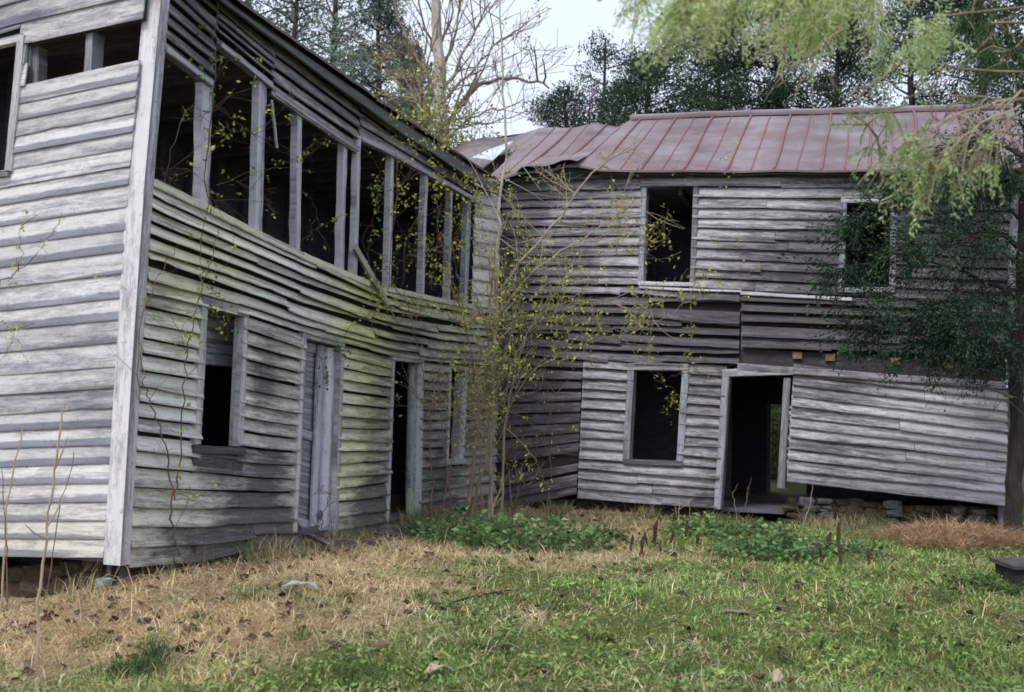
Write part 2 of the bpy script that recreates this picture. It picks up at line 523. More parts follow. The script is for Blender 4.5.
def casing(F, o, name, parent, mat, w=0.11, d1=0.042, sill=True, head=True, depth=0.14, left=True, right=True, cL=(1, 1, 1, .1), cR=(1, 1, 1, .1), cS=(.9, .9, .9, .4), sill_w=0.07):
    """outer trim, reveal boards and sill around an opening"""
    q = o.q  # TL TR BR BL in (u,v)
    mb = MB()
    TL, TR, BR, BL = [np.array(p) for p in q]
    if left:
        plank(mb, F, BL - (w / 2, 0), TL - (w / 2, 0), w, -.02, d1, cL)
        plank(mb, F, BL - (.012, 0), TL - (.012, 0), .024, -depth, -.022, (.8, .8, .85, .2))
    if right:
        plank(mb, F, BR + (w / 2, 0), TR + (w / 2, 0), w, -.02, d1, cR)
        plank(mb, F, BR + (.012, 0), TR + (.012, 0), .024, -depth, -.022, (.8, .8, .85, .2))
    if head:
        plank(mb, F, TL + (-w * .95, w * .5), TR + (w * .95, w * .5), w, -.02, d1 + .004, (.9, .9, .9, .25))
        plank(mb, F, TL + (0, .012), TR + (0, .012), .024, -depth, -.022, (.6, .6, .6, .4))
    ob = mb.build(name, mat, parent)
    if sill:
        sb = MB()
        plank(sb, F, BL + (-w * .9, -sill_w / 2), BR + (w * .9, -sill_w / 2), sill_w, -depth, d1 + .03, cS)
        sb.build('sill', mat, ob)
    return ob
# ================================================================== the house
house = empty('abandoned_house', (C0[0] + 2.0, C0[1] + 6.0, 0.1))
tag(house, 'abandoned L-shaped two-storey farmhouse with grey weathered clapboards and a rusty metal roof', 'house')

# ---- near wing, front
def tintL(u, v):
    f = u / uEnd
    n = nz(u * .6, v * .7, 3.1)
    green = max(0, min(1, (v - 1.1) / 1.4)) * max(0, min(1, (3.4 - v) / .7)) * (0.55 + n)
    gap_ = math.exp(-((u - FLD[0]) / .7) ** 2) * (.75 if v > .5 else .3)
    green = max(0, min(.85, green * (0.5 + f) + gap_ * (.6 + n)))
    st = 0.28 + .5 * nz(u * .5, v * .9, 8) + .16 * f  # deepens toward the inner corner, painting its shade into the stain
    # mildew under the window and low down beside it, damp foot of the wall
    for (cu, cv, su, sv, a) in STAINS_L:
        st += 1.75 * a * math.exp(-((u - cu) / su) ** 2 - ((v - cv) / sv) ** 2)
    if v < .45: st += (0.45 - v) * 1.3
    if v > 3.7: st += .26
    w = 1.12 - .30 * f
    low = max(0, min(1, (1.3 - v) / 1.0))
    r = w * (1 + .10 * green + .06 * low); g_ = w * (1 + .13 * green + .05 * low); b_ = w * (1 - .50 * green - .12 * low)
    return (r, g_, b_, max(0, min(1, st)))

def uvs(F, *pts): return [F.uv(*p) for p in pts]
STAINS_L = []
FLD = FL.uv(365, 420)
for (px, py, su, sv, a) in ((218, 462, .35, .16, .95), (265, 470, .35, .22, .45), (245, 505, .55, .20, .55), (270, 525, .5, .2, .55), (225, 540, .5, .15, .5), (175, 540, .3, .12, .35), (410, 330, .9, .3, .25), (372, 395, .4, .5, .15), (370, 500, .5, .35, .4), (440, 470, .6, .5, .3), (460, 380, .6, .8, .3), (160, 300, .3, .2, .25), (262, 380, .22, .3, .35)):
    q = FL.uv(px, py); STAINS_L.append((q[0], q[1], su, sv, a))

winL = Opening(FL, (204, 306), (240, 317), (234, 446), (197, 444))
doorA = Opening(FL, (303, 338), (338, 347), (331, 536), (294, 531))
doorB = Opening(FL, (392, 361), (419, 363), (416, 529), (386, 530))
winS = Opening(FL, (449, 369), (464, 371), (460, 459), (446, 460))

sill_top = FL.hline([(146, 178), (160, 187), (205, 209), (240, 226), (300, 254), (340, 271), (367, 283), (385, 288), (430, 298), (472, 306), (498, 309)])
mid_l = FL.hline([(140, 290), (195, 303), (245, 316), (300, 334), (345, 345), (390, 357), (440, 364), (498, 366)])
low_l = FL.hline([(127, 466), (200, 472), (260, 478), (300, 479), (345, 475), (400, 470), (450, 466), (498, 462)])
bot_l = FL.hline([(118, 566), (200, 560), (260, 548), (300, 545), (345, 540), (390, 533), (440, 522), (498, 512)])
cornerL = FL.vline([(163, -40), (159, 0), (143, 180), (119, 557)])
uEndF = FL.vline([(500, 190), (497, 300), (494, 515)])
ops_l = [winL, doorA, doorB, winS]
mb = MB()
cornerS = lambda v: cornerL(v) + .085
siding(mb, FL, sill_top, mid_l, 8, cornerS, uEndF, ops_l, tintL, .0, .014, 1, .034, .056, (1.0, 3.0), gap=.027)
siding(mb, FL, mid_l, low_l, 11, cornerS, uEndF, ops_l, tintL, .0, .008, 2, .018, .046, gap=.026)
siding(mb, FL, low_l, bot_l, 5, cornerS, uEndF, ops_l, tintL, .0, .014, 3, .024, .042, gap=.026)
# siding over the open upper windows, bay by bay
eave_l = FL.hline([(163, -75), (212, -22), (399, 130), (500, 196)])
bays = [((162, 53), (209, 87), 9), ((217, 46), (269, 89), 7), ((272, 97), (355, 152), 5), ((359, 138), (394, 156), 3), ((394, 156), (472, 202), 3)]
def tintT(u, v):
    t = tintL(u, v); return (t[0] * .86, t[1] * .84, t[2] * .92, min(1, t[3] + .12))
for i, (a, b, n) in enumerate(bays):
    ua, ub = FL.uv(*a)[0], FL.uv(*b)[0]
    ln = FL.hline([a, b])
    siding(mb, FL, eave_l, ln, n, (lambda v, ua=ua, i=i: ua - .04 if i else cornerS(v)), (lambda v, ub=ub: ub + .03), (), tintT, 0, .010, 11 + i, .022, .04, gap=.026)
# siding at the far end of the upper storey
ua = FL.uv(473, 250)[0]
siding(mb, FL, FL.hline([(473, 190), (498, 196)]), FL.hline([(473, 306), (498, 309)]), 9, lambda v: ua, uEndF, (), lambda u, v: (1.2, 1.15, 1.08, .05), 0, .006, 21, .01, .03)
mb.build('wall', M['siding_left'], house)

# ---- near wing, gable end
winG = Opening(FG, (-60, 62), (21, 38), (7, 172), (-80, 186))
slotG = Opening(FG, (26, 44), (145, 18), (142, 61), (29, 86))
topG = FG.hline([(0, -262), (150, -330)])
g1 = FG.hline([(0, 51), (24, 45), (146, 18.5)])
g2 = FG.hline([(0, 92), (28, 86), (141, 61.5)])
g3 = FG.hline([(0, 206), (130, 185)])
g4 = FG.hline([(0, 396), (115, 389)])
g5 = FG.hline([(0, 556.5), (108, 558)])
cornerG = FG.vline([(166, -60), (157, 0), (142, 180), (117, 557)])
cg = lambda v: cornerG(v) + .115
STAINS_G = [(FG.uv(x, y)[0], FG.uv(x, y)[1], su, sv, a) for (x, y, su, sv, a) in ((20, 400, .8, .10, .35), (60, 480, .6, .08, .4), (20, 500, .6, .06, .4), (10, 170, .6, .12, .3), (60, 330, .5, .15, .15), (20, 10, .5, .3, .3))]
def tintG(u, v):
    st = 0.33 + .4 * nz(u * .6, v * 1.1, 2)
    for (cu, cv, su, sv, a) in STAINS_G: st += a * math.exp(-((u - cu) / su) ** 2 - ((v - cv) / sv) ** 2)
    low = max(0, min(1, (1.0 - v) / .8))
    if v < .9: st -= .05
    return (1.0 + .08 * low, 1.0 + .05 * low, 1.0 - .08 * low, st)
far = lambda v: 5.2
# u runs away from the corner, so the corner is the left limit in u
mb = MB()
opg = [winG, slotG]
siding(mb, FG, topG, g1, 15, cg, far, opg, tintG, 0, .005, 31, .010, .019, (2.5, 5), thick=.014)
siding(mb, FG, g1, g2, 2, cg, far, opg, tintG, 0, .005, 32, .004, .019, (2.5, 5), thick=.014)
siding(mb, FG, g2, g3, 7, cg, far, opg, tintG, 0, .006, 33, .010, .019, (2.5, 5), thick=.014)
siding(mb, FG, g3, g4, 9, cg, far, opg, tintG, 0, .006, 34, .010, .019, (2.5, 5), thick=.014)
siding(mb, FG, g4, g5, 9, cg, far, opg, tintG, 0, .007, 35, .012, .020, (2.5, 5), thick=.014)
# triangular gable
gp = [FG.uv(157, -330), (2.6, 7.0), (5.2, 5.3)]
gable_v0 = topG(2.6) - .1
siding(mb, FG, lambda u: 6.95, lambda u: gable_v0, 10, lambda v: max(.1, (v - 5.15) / 1.8 * 2.5), lambda v: min(5.1, 5.2 - (v - 5.15) / 1.8 * 2.5), (), tintG, 0, .005, 36, .006)
gw = mb.build('gable_wall', M['siding_gable'], house)
gw['label'] = 'paler clapboard gable end nearest the camera'

# frames of the gable openings
mb = MB()
q = winG.q
plank(mb, FG, FG.uv(10.5, 172), FG.uv(23.5, 36), .075, -.12, .034)
plank(mb, FG, FG.uv(-60, 59), FG.uv(25, 38), .07, -.02, .036)
w_ = mb.build('window_frame', M['trim'], house)
mb = MB(); plank(mb, FG, FG.uv(-80, 186), FG.uv(12, 174), .05, -.1, .05, (.7, .7, .7, .6)); mb.build('sill', M['trim'], w_)
mb = MB()
plank(mb, FG, FG.uv(30, 86), FG.uv(30, 44), .07, -.16, -.06, (.45, .45, .5, .3))
mb.build('post', M['trim'], house)
mb = MB()
plank(mb, FG, FG.uv(84, 76), FG.uv(87, 30), .075, -.17, -.03, (.55, .55, .62, .2))
mb.build('post', M['trim'], house)

# corner board: two faces meeting at the corner
mb = MB()
cpx = [(167, -75), (160, 0), (152, 90), (144, 180), (131, 370), (119.5, 565)]
prev = None
for i, p in enumerate(cpx):
    u, v = FL.uv(*p)
    c = (1.12, 1.1, 1.15, .02)
    ctr = FL.P(u, v, .035) - D2 * .035
    a = ctr - NL * (.175 if i < 4 else .165); b = ctr; e = ctr + D2 * .115
    n_ = -D2 * .0
    row = [mb.vert(a, (v, .5), c), mb.vert(b, (v, .98), c), mb.vert(e, (v, 1.5), (.9, .88, .95, .1)), mb.vert(e - NL * .06, (v, 1.6), c), mb.vert(b + D2 * .03 - NL * .03, (v, .9), c), mb.vert(a + D2 * .06, (v, .4), c)]
    if prev:
        for j in range(6): mb.face(prev[j], prev[(j + 1) % 6], row[(j + 1) % 6], row[j])
    else: mb.face(*row[::-1])
    prev = row
mb.face(*prev)
mb.build('corner_board', M['trim'], house)

# posts between the open upper windows of the near wing
posts = [((206.5, 84), (203.5, 208), .15, .13), ((262, 82), (257.5, 236), .135, .10), ((299, 112), (297, 254), .10, .10), ((345, 144), (341, 272), .10, .11), ((356.5, 136), (352, 278), .095, .04), ((392, 155), (388.5, 290), .10, .10), ((426, 174), (422, 297), .10, .10), ((451, 188), (448, 303), .10, .10), ((469, 196), (465, 306), .17, .08)]
for i, (a, b, w, dd) in enumerate(posts):
    mb = MB()
    pa, pb = FL.uv(*a), FL.uv(*b)
    t = (.95, .92, 1.02, .12) if i not in (8,) else (.75, .78, .9, .2)
    plank(mb, FL, pb, pa, w * .88, -.07 if dd > .05 else -.03, .012 if dd > .05 else .045, t, 9, .022, w * random.uniform(.72, 1.0))
    mb.build('post', M['trim'], house)
# header trim boards over the open windows
for (a, b) in (((163, 50), (209, 84)), ((218, 45), (269, 86)), ((272, 93), (356, 150)), ((359, 139), (394, 155)), ((394, 156), (472, 199))):
    mb = MB()
    plank(mb, FL, FL.uv(*a), FL.uv(*b), .06, -.03, .048, (.9, .86, .95, .15))
    mb.build('lintel', M['trim'], house)
# sill rail of the open windows (sagging)
for seg in ([(150, 183), (205, 209), (258, 236)], [(258, 236), (300, 256), (340, 273), (367, 284)], [(385, 289), (430, 299), (472, 307)]):
    mb = MB()
    for a, b in zip(seg[:-1], seg[1:]):
        plank(mb, FL, FL.uv(*a), FL.uv(*b), .07, -.12, .05, (1.05, 1.08, .85, .2))
    mb.build('sill', M['siding_left'], house)
# splinter hanging from a header, loose board leaning off the sill
mb = MB(); plank(mb, FL, FL.uv(270, 100), FL.uv(275.5, 148), .035, .01, .025, (.8, .78, .85, .1)); mb.build('splintered_lath', M['trim'], house)
mb = MB(); plank(mb, FL, FL.uv(349, 247), FL.uv(383, 306), .085, .06, .09, (.75, .78, .6, .35)); lb = mb.build('loose_board', M['siding_left'], house)
lb['label'] = 'mossy board hanging slantwise off the upper sill'

# window of the near wing
wf = casing(FL, winL, 'window', house, M['trim'], .085, .045, False, True, .06)
mb = MB()
plank(mb, FL, FL.uv(189, 449), FL.uv(241, 451), .07, -.1, .06, (.5, .5, .48, .9)); plank(mb, FL, FL.uv(190, 463), FL.uv(240, 465), .17, -.02, .034, (.6, .6, .55, .85))
mb.build('sill', M['siding_left'], wf)
mb = MB()
plank(mb, FL, FL.uv(206, 308), FL.uv(199.5, 444), .03, -.10, -.03, (.8, .85, .95, .1))
mb.build('sash', M['trim'], wf)

# left door: louvred shutter and plank leaf standing in the opening
dfr = casing(FL, doorA, 'door_frame', house, M['trim'], .075, .045, False, True, .16)
mb = MB()
qa = [FL.uv(304, 345, -.12), FL.uv(318, 348, -.12), FL.uv(311, 528, -.12), FL.uv(294, 523, -.12)]
plank(mb, FL, qa[3], qa[0], .07, -.14, -.10, (.78, .79, .88, .0)); plank(mb, FL, qa[2], qa[1], .07, -.14, -.10, (.78, .79, .88, .0))
for k in range(34):
    t = (k + .5) / 34
    a = np.array(qa[3]) * (1 - t) + np.array(qa[0]) * t; b = np.array(qa[2]) * (1 - t) + np.array(qa[1]) * t
    plank(mb, FL, a, b, .056, -.135 + .0, -.115, tuple(np.array((.68, .69, .77)) * (1 if k % 2 else .78)) + (.05 if k % 9 else .4,), 1)
for t in (0.01, .5, .99):
    a = np.array(qa[3]) * (1 - t) + np.array(qa[0]) * t; b = np.array(qa[2]) * (1 - t) + np.array(qa[1]) * t
    plank(mb, FL, a, b, .1, -.14, -.095, (.78, .79, .88, .0), 2)
sh = mb.build('shutter', M['trim'], house); sh['label'] = 'louvred shutter standing in the left doorway'
mb = MB()
plank(mb, FL, FL.uv(315, 526, -.06), FL.uv(322, 345, -.06), .16, -.085, -.06, (.85, .87, .96, .0)); plank(mb, FL, FL.uv(325, 530, -.03), FL.uv(332, 348, -.03), .19, -.06, -.03, (1.02, 1.04, 1.14, -.1))
dl = mb.build('door', M['trim'], house)
mb = MB()
for (x, y, r) in ((327, 376, .035), (321, 515, .05), (324.5, 430, .012), (326, 452, .012), (323, 486, .014)):
    q = FL.uv(x, y, -.025)
    mb2 = [mb.vert(FL.P(q[0] + r * math.cos(a) * random.uniform(.8, 1.2), q[1] + r * math.sin(a) * random.uniform(.9, 1.3), -.026)) for a in np.linspace(0, 2 * math.pi, 9)[:-1]]
    mb3 = [mb.vert(FL.P(q[0], q[1], -.024))]
    for i in range(8): mb.face(mb2[i], mb2[(i + 1) % 8], mb3[0])
mb.build('lock_hole', M['darkwood'], dl)

# second doorway
dfb = casing(FL, doorB, 'door_frame', house, M['trim'], .07, .045, False, True, .16)
mb = MB()
plank(mb, FL, FL.uv(411, 528, -.07), FL.uv(414, 366, -.07), .13, -.10, -.06, (.72, .78, .8, .25)); plank(mb, FL, FL.uv(412, 527, -.04), FL.uv(412.5, 488, -.04), .22, -.07, -.03, (.85, .9, .62, .35))
dd_ = mb.build('door', M['trim'], house); dd_['label'] = 'grey door leaf with greenish foot in the dark second doorway'
# narrow window near the inner corner
ws = casing(FL, winS, 'window', house, M['trim'], .06, .045, True, True, .14)
mb = MB()
plank(mb, FL, FL.uv(459, 458, -.05), FL.uv(461.5, 371, -.05), .10, -.08, -.04, (.75, .78, .95, .1)); mb.build('sash', M['trim'], ws)

# fascia + near-wing roof
DF = .16
rt = FL.hline([(170, -50), (235, 0), (399, 115), (500, 182)], DF)
fb = FL.hline([(165, -42), (221, 0), (399, 131), (490, 190), (500, 196)], DF)
mb = MB()
N = 22
u0, u1 = -.35, FL.uv(500, 190, DF)[0]
pr = None
for i in range(N + 1):
    u = u0 + (u1 - u0) * i / N
    w = .012 * nz(u * 1.1, 4.4)
    a, b = rt(u) - .055, fb(u) + w
    row = [mb.vert(FL.P(u, a, DF), (u, 1)), mb.vert(FL.P(u, b, DF), (u, 0)), mb.vert(FL.P(u, b, DF - .03), (u, 0)), mb.vert(FL.P(u, a, DF - .03), (u, 1))]
    if pr:
        for j in range(4): mb.face(pr[j], pr[(j + 1) % 4], row[(j + 1) % 4], row[j])
    else: mb.face(*row[::-1])
    pr = row
mb.face(*pr)
mb.build('fascia', M['fascia'], house)
# soffit
mb = MB(); ids = []
for i in range(N + 1):
    u = u0 + (u1 - u0) * i / N
    ids.append((mb.vert(FL.P(u, fb(u) + .06, DF - .02), (u, 0)), mb.vert(FL.P(u, fb(u) + .10, -.03), (u, 1))))
for i in range(N): mb.face(ids[i][0], ids[i + 1][0], ids[i + 1][1], ids[i][1])
mb.build('soffit', M['darkwood'], house)
# roof sheet, two slopes meeting in a ridge
mb = MB(); ids = []
for i in range(2 * N + 1):
    u = u0 + (u1 - u0) * i / (2 * N)
    e = rt(u) + .012 * nz(u * 3.1, 8.8)
    prof = [(DF + .05, e - .03), (DF + .05, e), (-2.5, e + .95), (-5.3, e - .05), (-5.3, e - .09), (-2.5, e + .9), (DF + .02, e - .06)]
    ids.append([mb.vert(FL.P(u, v, d), (u, d), (.62, .55, .56, .35)) for d, v in prof])
for i in range(2 * N):
    for j in range(6): mb.face(ids[i][j], ids[i + 1][j], ids[i + 1][j + 1], ids[i][j + 1])
mb.build('roof', M['rust'], house)

# ---- far wing, front
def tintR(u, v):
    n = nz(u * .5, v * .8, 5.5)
    st = .52 + .6 * n + (max(0, .62 - v) * .8 if u < 3.6 else 0) + 1.0 * max(0, 1 - u / .85) + .34 * max(0, 1 - abs(v - 2.75) / .8)  # stain carries painted shade: inner corner, and wall-foot contact mixed with mud splash
    for (cu, cv, su, sv, a) in STAINS_SHADE_R: st += a * math.exp(-((u - cu) / su) ** 2 - ((v - cv) / sv) ** 2)
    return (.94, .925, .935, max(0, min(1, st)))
STAINS_SHADE_R = [(FR.uv(x, y)[0], FR.uv(x, y)[1], su, sv, a) for (x, y, su, sv, a) in ((540, 430, .55, 1.0, .6), (530, 320, .8, .5, .5), (690, 300, .7, .2, .4), (840, 320, 1.2, .22, .45), (640, 330, 1.3, .35, .3), (985, 400, .3, .5, .35), (960, 470, .5, .3, .2), (560, 260, .6, .25, .3), (960, 250, .6, .8, .3), (650, 485, .6, .12, .3), (870, 340, 1., .15, .3), (600, 185, 1.5, .12, .3))]  # real stains, plus blotches that paint the inner corner's shade
winU = Opening(FR, (647, 188), (694, 186), (690, 283), (644, 282))
winV = Opening(FR, (847, 203), (891, 203), (889, 288), (844, 288))
winD = Opening(FR, (635, 370), (683, 371), (677, 461), (630, 459))
doorR = Opening(FR, (730, 377), (786, 375), (781, 509), (722, 509))
upT = FR.hline([(505, 172), (640, 168), (1020, 166)])
upB = FR.hline([(505, 284), (640, 286), (742, 291), (1012, 304)])
midB = FR.hline([(505, 352), (580, 358), (650, 363), (735, 366), (800, 368), (1008, 376)])
loT_l = FR.hline([(505, 352), (580, 358), (650, 362), (725, 366)])
loB_l = FR.hline([(490, 515), (578, 498), (640, 503), (723, 509)])
loB_d = FR.hline([(490, 514), (578, 493)])
loT_d = FR.hline([(490, 353), (578, 360)])
loT_r = FR.hline([(780, 362), (1008, 391)])
loB_r = FR.hline([(786, 480), (1004, 504)])
endR = FR.vline([(1018, 160), (1013, 290), (1004, 505)])
ops_r = [winU, winV, winD, doorR]
mb = MB()
st0 = lambda v: -.02
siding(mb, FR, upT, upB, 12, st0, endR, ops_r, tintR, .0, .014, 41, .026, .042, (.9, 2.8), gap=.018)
# band between the storeys: loose, projecting, gaps
def tintM(u, v):
    t = tintR(u, v); return (t[0] * .92, t[1] * .92, t[2] * .96, min(1, t[3] + .1))
uj = FR.uv(740, 320)[0]
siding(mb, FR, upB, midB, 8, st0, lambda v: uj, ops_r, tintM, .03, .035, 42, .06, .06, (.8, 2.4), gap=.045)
midB_r = FR.hline([(735, 345), (800, 348), (1008, 357)])
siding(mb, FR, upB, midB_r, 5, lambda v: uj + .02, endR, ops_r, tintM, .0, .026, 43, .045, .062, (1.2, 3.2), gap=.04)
# recessed stretch by the inner corner, its shade painted into the tint, then the panels below
ud = FR.uv(579, 430)[0]
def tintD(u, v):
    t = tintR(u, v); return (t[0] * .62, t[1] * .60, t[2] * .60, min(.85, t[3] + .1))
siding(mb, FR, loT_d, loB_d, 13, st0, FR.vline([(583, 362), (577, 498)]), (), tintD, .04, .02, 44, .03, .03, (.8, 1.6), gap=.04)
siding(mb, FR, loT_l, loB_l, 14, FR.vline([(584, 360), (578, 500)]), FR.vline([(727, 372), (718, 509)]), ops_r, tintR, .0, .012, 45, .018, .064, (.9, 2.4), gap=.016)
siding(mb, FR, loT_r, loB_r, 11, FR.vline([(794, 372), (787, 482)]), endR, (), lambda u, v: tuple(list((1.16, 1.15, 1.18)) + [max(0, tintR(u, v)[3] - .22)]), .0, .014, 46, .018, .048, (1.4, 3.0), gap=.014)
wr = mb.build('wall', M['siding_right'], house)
wr['label'] = 'darker weathered clapboard wall of the wing under the metal roof'
# bright edge boards at the break between storeys
mb = MB()
plank(mb, FR, FR.uv(741, 293.5), FR.uv(852, 300), .05, .03, .075, (1.05, 1.05, 1.1, .15)); plank(mb, FR, FR.uv(640, 288), FR.uv(742, 292), .035, .02, .06, (1.1, 1.1, 1.2, 0))
mb.build('belt_board', M['siding_right'], house)
# dark slot with joist ends
mb = MB()
plank(mb, FR, FR.uv(735, 358), FR.uv(1005, 372), .28, -.08, -.04, (.35, .33, .33, .95), 10)
plank(mb, FR, FR.uv(738, 367), FR.uv(1006, 386), .10, .0, .07, (.75, .72, .8, .4), 10)
mb.build('sill_beam', M['siding_right'], house)
for (x, y) in ((797, 355), (830, 357), (896, 361), (948, 364)):
    mb = MB(); q = FR.uv(x, y, .06)
    boxF(mb, FR, q[0] - .066, q[0] + .066, q[1] - .05, q[1] + .05, -.3, .012)
    mb.build('joist_end', M['beam'], house)
# windows and doorway of the far wing
casing(FR, winU, 'window', house, M['trim'], .085, .04, True, True, .15, cL=(.8, .85, 1, .2), cR=(.5, .48, .54, .5), cS=(1.1, 1.1, 1.2, .0), sill_w=.06)
casing(FR, winV, 'window', house, M['trim'], .085, .04, True, True, .15, cL=(.62, .64, .75, .3), cR=(.6, .6, .66, .4), cS=(.8, .8, .85, .4))
wd = casing(FR, winD, 'window', house, M['trim'], .10, .066, True, True, .16, cL=(.75, .75, .85, .3), cR=(.85, .9, 1.02, .1), cS=(.6, .6, .65, .6))
dr = casing(FR, doorR, 'door_frame', house, M['trim'], .11, .066, False, True, .16, right=False, cL=(.72, .72, .8, .25))
mb = MB(); plank(mb, FR, FR.uv(781, 488), FR.uv(787.5, 378), .10, -.06, .03, (.55, .55, .62, .4)); mb.build('jamb', M['trim'], dr)
mb = MB(); plank(mb, FR, FR.uv(1013, 250, .03), FR.uv(1012.5, 505, .03), .12, -.02, .05, (.7, .7, .76, .35)); plank(mb, FR, FR.uv(1018, 165, .03), FR.uv(1013, 250, .03), .12, -.02, .05, (.7, .7, .76, .35)); mb.build('corner_board', M['trim'], house)

# far-wing roof
EO, RB = .24, -2.6
eaveR = FR.hline([(470, 186), (505, 178), (519, 174.5), (542, 170), (566, 164.5), (578, 165.5), (600, 169), (640, 170.5), (683, 169.5), (740, 171), (775, 168.8), (821, 170), (870, 169.5), (1030, 168)], EO)
ridgeR = FR.hline([(420, 153), (452, 146), (490, 138), (524, 133), (560, 127), (594, 123), (606, 126), (618, 127), (632, 118.5), (720, 115), (870, 111), (1030, 107)], RB)
def roof_pt(u, t, lift=0.0):
    v0, v1 = eaveR(u), ridgeR(u)
    d = EO + (RB - EO) * t
    v = v0 + (v1 - v0) * t
    s = max(0, min(1, (ud + .35 - u) / 1.2))
    v += -.06 * s * math.sin(t * 3.14159) + .035 * s * math.sin(u * 5.0 + 3 * t) + .012 * nz(u * 1.5, t * 3.0, 2.2)
    return FR.P(u, v + lift, d)
uA, uB = FR.uv(452, 150, -1)[0] - .6, FR.uv(1016, 168)[0] + .25
mb = MB()
NU, NT = 150, 12
hole = [FR.uv(484, 158, -1.0)[0], FR.uv(508, 150, -1.6)[0]]
grid = []
for i in range(NU + 1):
    u = uA + (uB - uA) * i / NU
    grid.append([mb.vert(roof_pt(u, j / NT), (u, j / NT * 3.0), (.9 + .2 * nz(u * 1.1, 1.7), ) * 3 + (max(0, .25 - j / NT) * .9 + .1 * nz(u, j * .4),)) for j in range(NT + 1)])
for i in range(NU):
    for j in range(NT):
        u = uA + (uB - uA) * (i + .5) / NU
        if hole[0] < u < hole[1] + .1 and 3 <= j <= 7: continue
        mb.face(grid[i][j], grid[i + 1][j], grid[i + 1][j + 1], grid[i][j + 1])
# drip edge
for i in range(NU):
    u, w = (uA + (uB - uA) * (i + q) / NU for q in (0, 1))
    a, b = roof_pt(u, 0), roof_pt(w, 0)
    ids = [grid[i][0], grid[i + 1][0], mb.vert(b - np.array([0, 0, .035]), (w, 0), (.6, .6, .6, .6)), mb.vert(a - np.array([0, 0, .035]), (u, 0), (.6, .6, .6, .6))]
    mb.face(*ids[::-1])
# standing seams every ~0.33 m, alternate ones heavier
seam_px = [(641, 600), (684, 0), (729, 1), (775, 0), (821, 1)]
us = FR.uv(684, 169, EO)[0]; du_ = (FR.uv(821, 169, EO)[0] - us) / 6
k = -9
while True:
    u = us + du_ * k
    if u > uB - .05: break
    if u > uA + .4:
        hgt, wd_ = ((.034, .024) if k % 2 == 0 else (.016, .014))
        pr = None
        for j in range(NT + 1):
            t = j / NT
            c = roof_pt(u + .03 * nz(t * 2, k * 3.3), t)
            row = [mb.vert(c - FR.du * wd_, (u, t * 3), (1, .8, .8, 1)), mb.vert(c + np.array([0, 0, hgt]) - FR.du * wd_ * .6, (u, t * 3), (1, .9, .9, .75)), mb.vert(c + np.array([0, 0, hgt]) + FR.du * wd_ * .6, (u, t * 3), (1, .9, .9, .75)), mb.vert(c + FR.du * wd_, (u, t * 3), (1, .8, .8, 1))]
            if pr:
                for q in range(3): mb.face(pr[q], pr[q + 1], row[q + 1], row[q])
            else: mb.face(*row)
            pr = row
        mb.face(*pr[::-1])
    k += 1
# back slope
ids = []
for i in range(31):
    u = uA + (uB - uA) * i / 30
    ids.append((mb.vert(FR.P(u, ridgeR(u), RB), (u, 0), (.8, .8, .8, .2)), mb.vert(FR.P(u, eaveR(u) - .1, 2 * RB - EO - .2), (u, 3), (.8, .8, .8, .2))))
for i in range(30): mb.face(ids[i][0], ids[i + 1][0], ids[i + 1][1], ids[i][1])
rf = mb.build('roof', M['rust'], house)
# ridge cap
mb = MB(); pr = None
uc0, uc1 = FR.uv(632, 117, RB)[0], uB
for i in range(25):
    u = uc0 + (uc1 - uc0) * i / 24
    v = ridgeR(u) + .025 + .012 * nz(u * 2, 9)
    row = [mb.vert(FR.P(u, v - .10, RB + .16), (u, 0), (.55, .5, .55, .6)), mb.vert(FR.P(u, v - .02, RB + .16), (u, 0), (1.05, 1.1, 1.1, 0)), mb.vert(FR.P(u, v + .05, RB), (u, .3), (1.1, 1.15, 1.15, 0)), mb.vert(FR.P(u, v - .04, RB - .16), (u, .6), (1, 1, 1, 0))]
    if pr:
        for q in range(3): mb.face(pr[q], pr[q + 1], row[q + 1], row[q])
    pr = row
mb.build('ridge_cap', M['rust'], rf)
# pale tin sheet over the hole, lifted on one side; curled torn sheet at the eave
mb = MB()
def roofuv(px, py, t): return FR.uv(px, py, EO + (RB - EO) * t)[0]
pts = [(472, 158, .32), (487, 151, .52), (513, 141.5, .82), (493, 161, .36)]
q = []
for (x, y, t) in pts:
    O = FR.uv(x, y, EO + (RB - EO) * t); q.append(FR.P(O[0], O[1] + .015, EO + (RB - EO) * t))
ids = [mb.vert(p) for p in q] + [mb.vert(p - np.array([0, 0, .006])) for p in q]
mb.face(0, 1, 2, 3); mb.face(7, 6, 5, 4)
for i in range(4): mb.face(i, (i + 1) % 4, 4 + (i + 1) % 4, 4 + i)
tp = mb.build('roof_patch', M['tin'], rf); tp['label'] = 'pale bare tin sheet on the broken end of the rusty roof'
mb = MB(); pr = None
for i in range(9):
    t = i / 8
    u = FR.uv(517 + 62 * t, 172, EO)[0]
    lift = .025 + .04 * math.sin(t * math.pi * .9) + .02 * math.sin(t * 9)
    a = roof_pt(u, 0, lift * .9) + FR.n * .10; b = roof_pt(u, .18, lift * .35 + .01); c2 = roof_pt(u, .36, .012)
    row = [mb.vert(a, (u, 0), (.8, .75, .78, .3)), mb.vert(b, (u, .4), (.9, .9, .9, .1)), mb.vert(c2, (u, .9), (.9, .9, .9, .1))]
    if pr:
        mb.face(pr[0], row[0], row[1], pr[1]); mb.face(pr[1], row[1], row[2], pr[2])
    pr = row
mb.build('roof_sheet', M['rust'], rf)
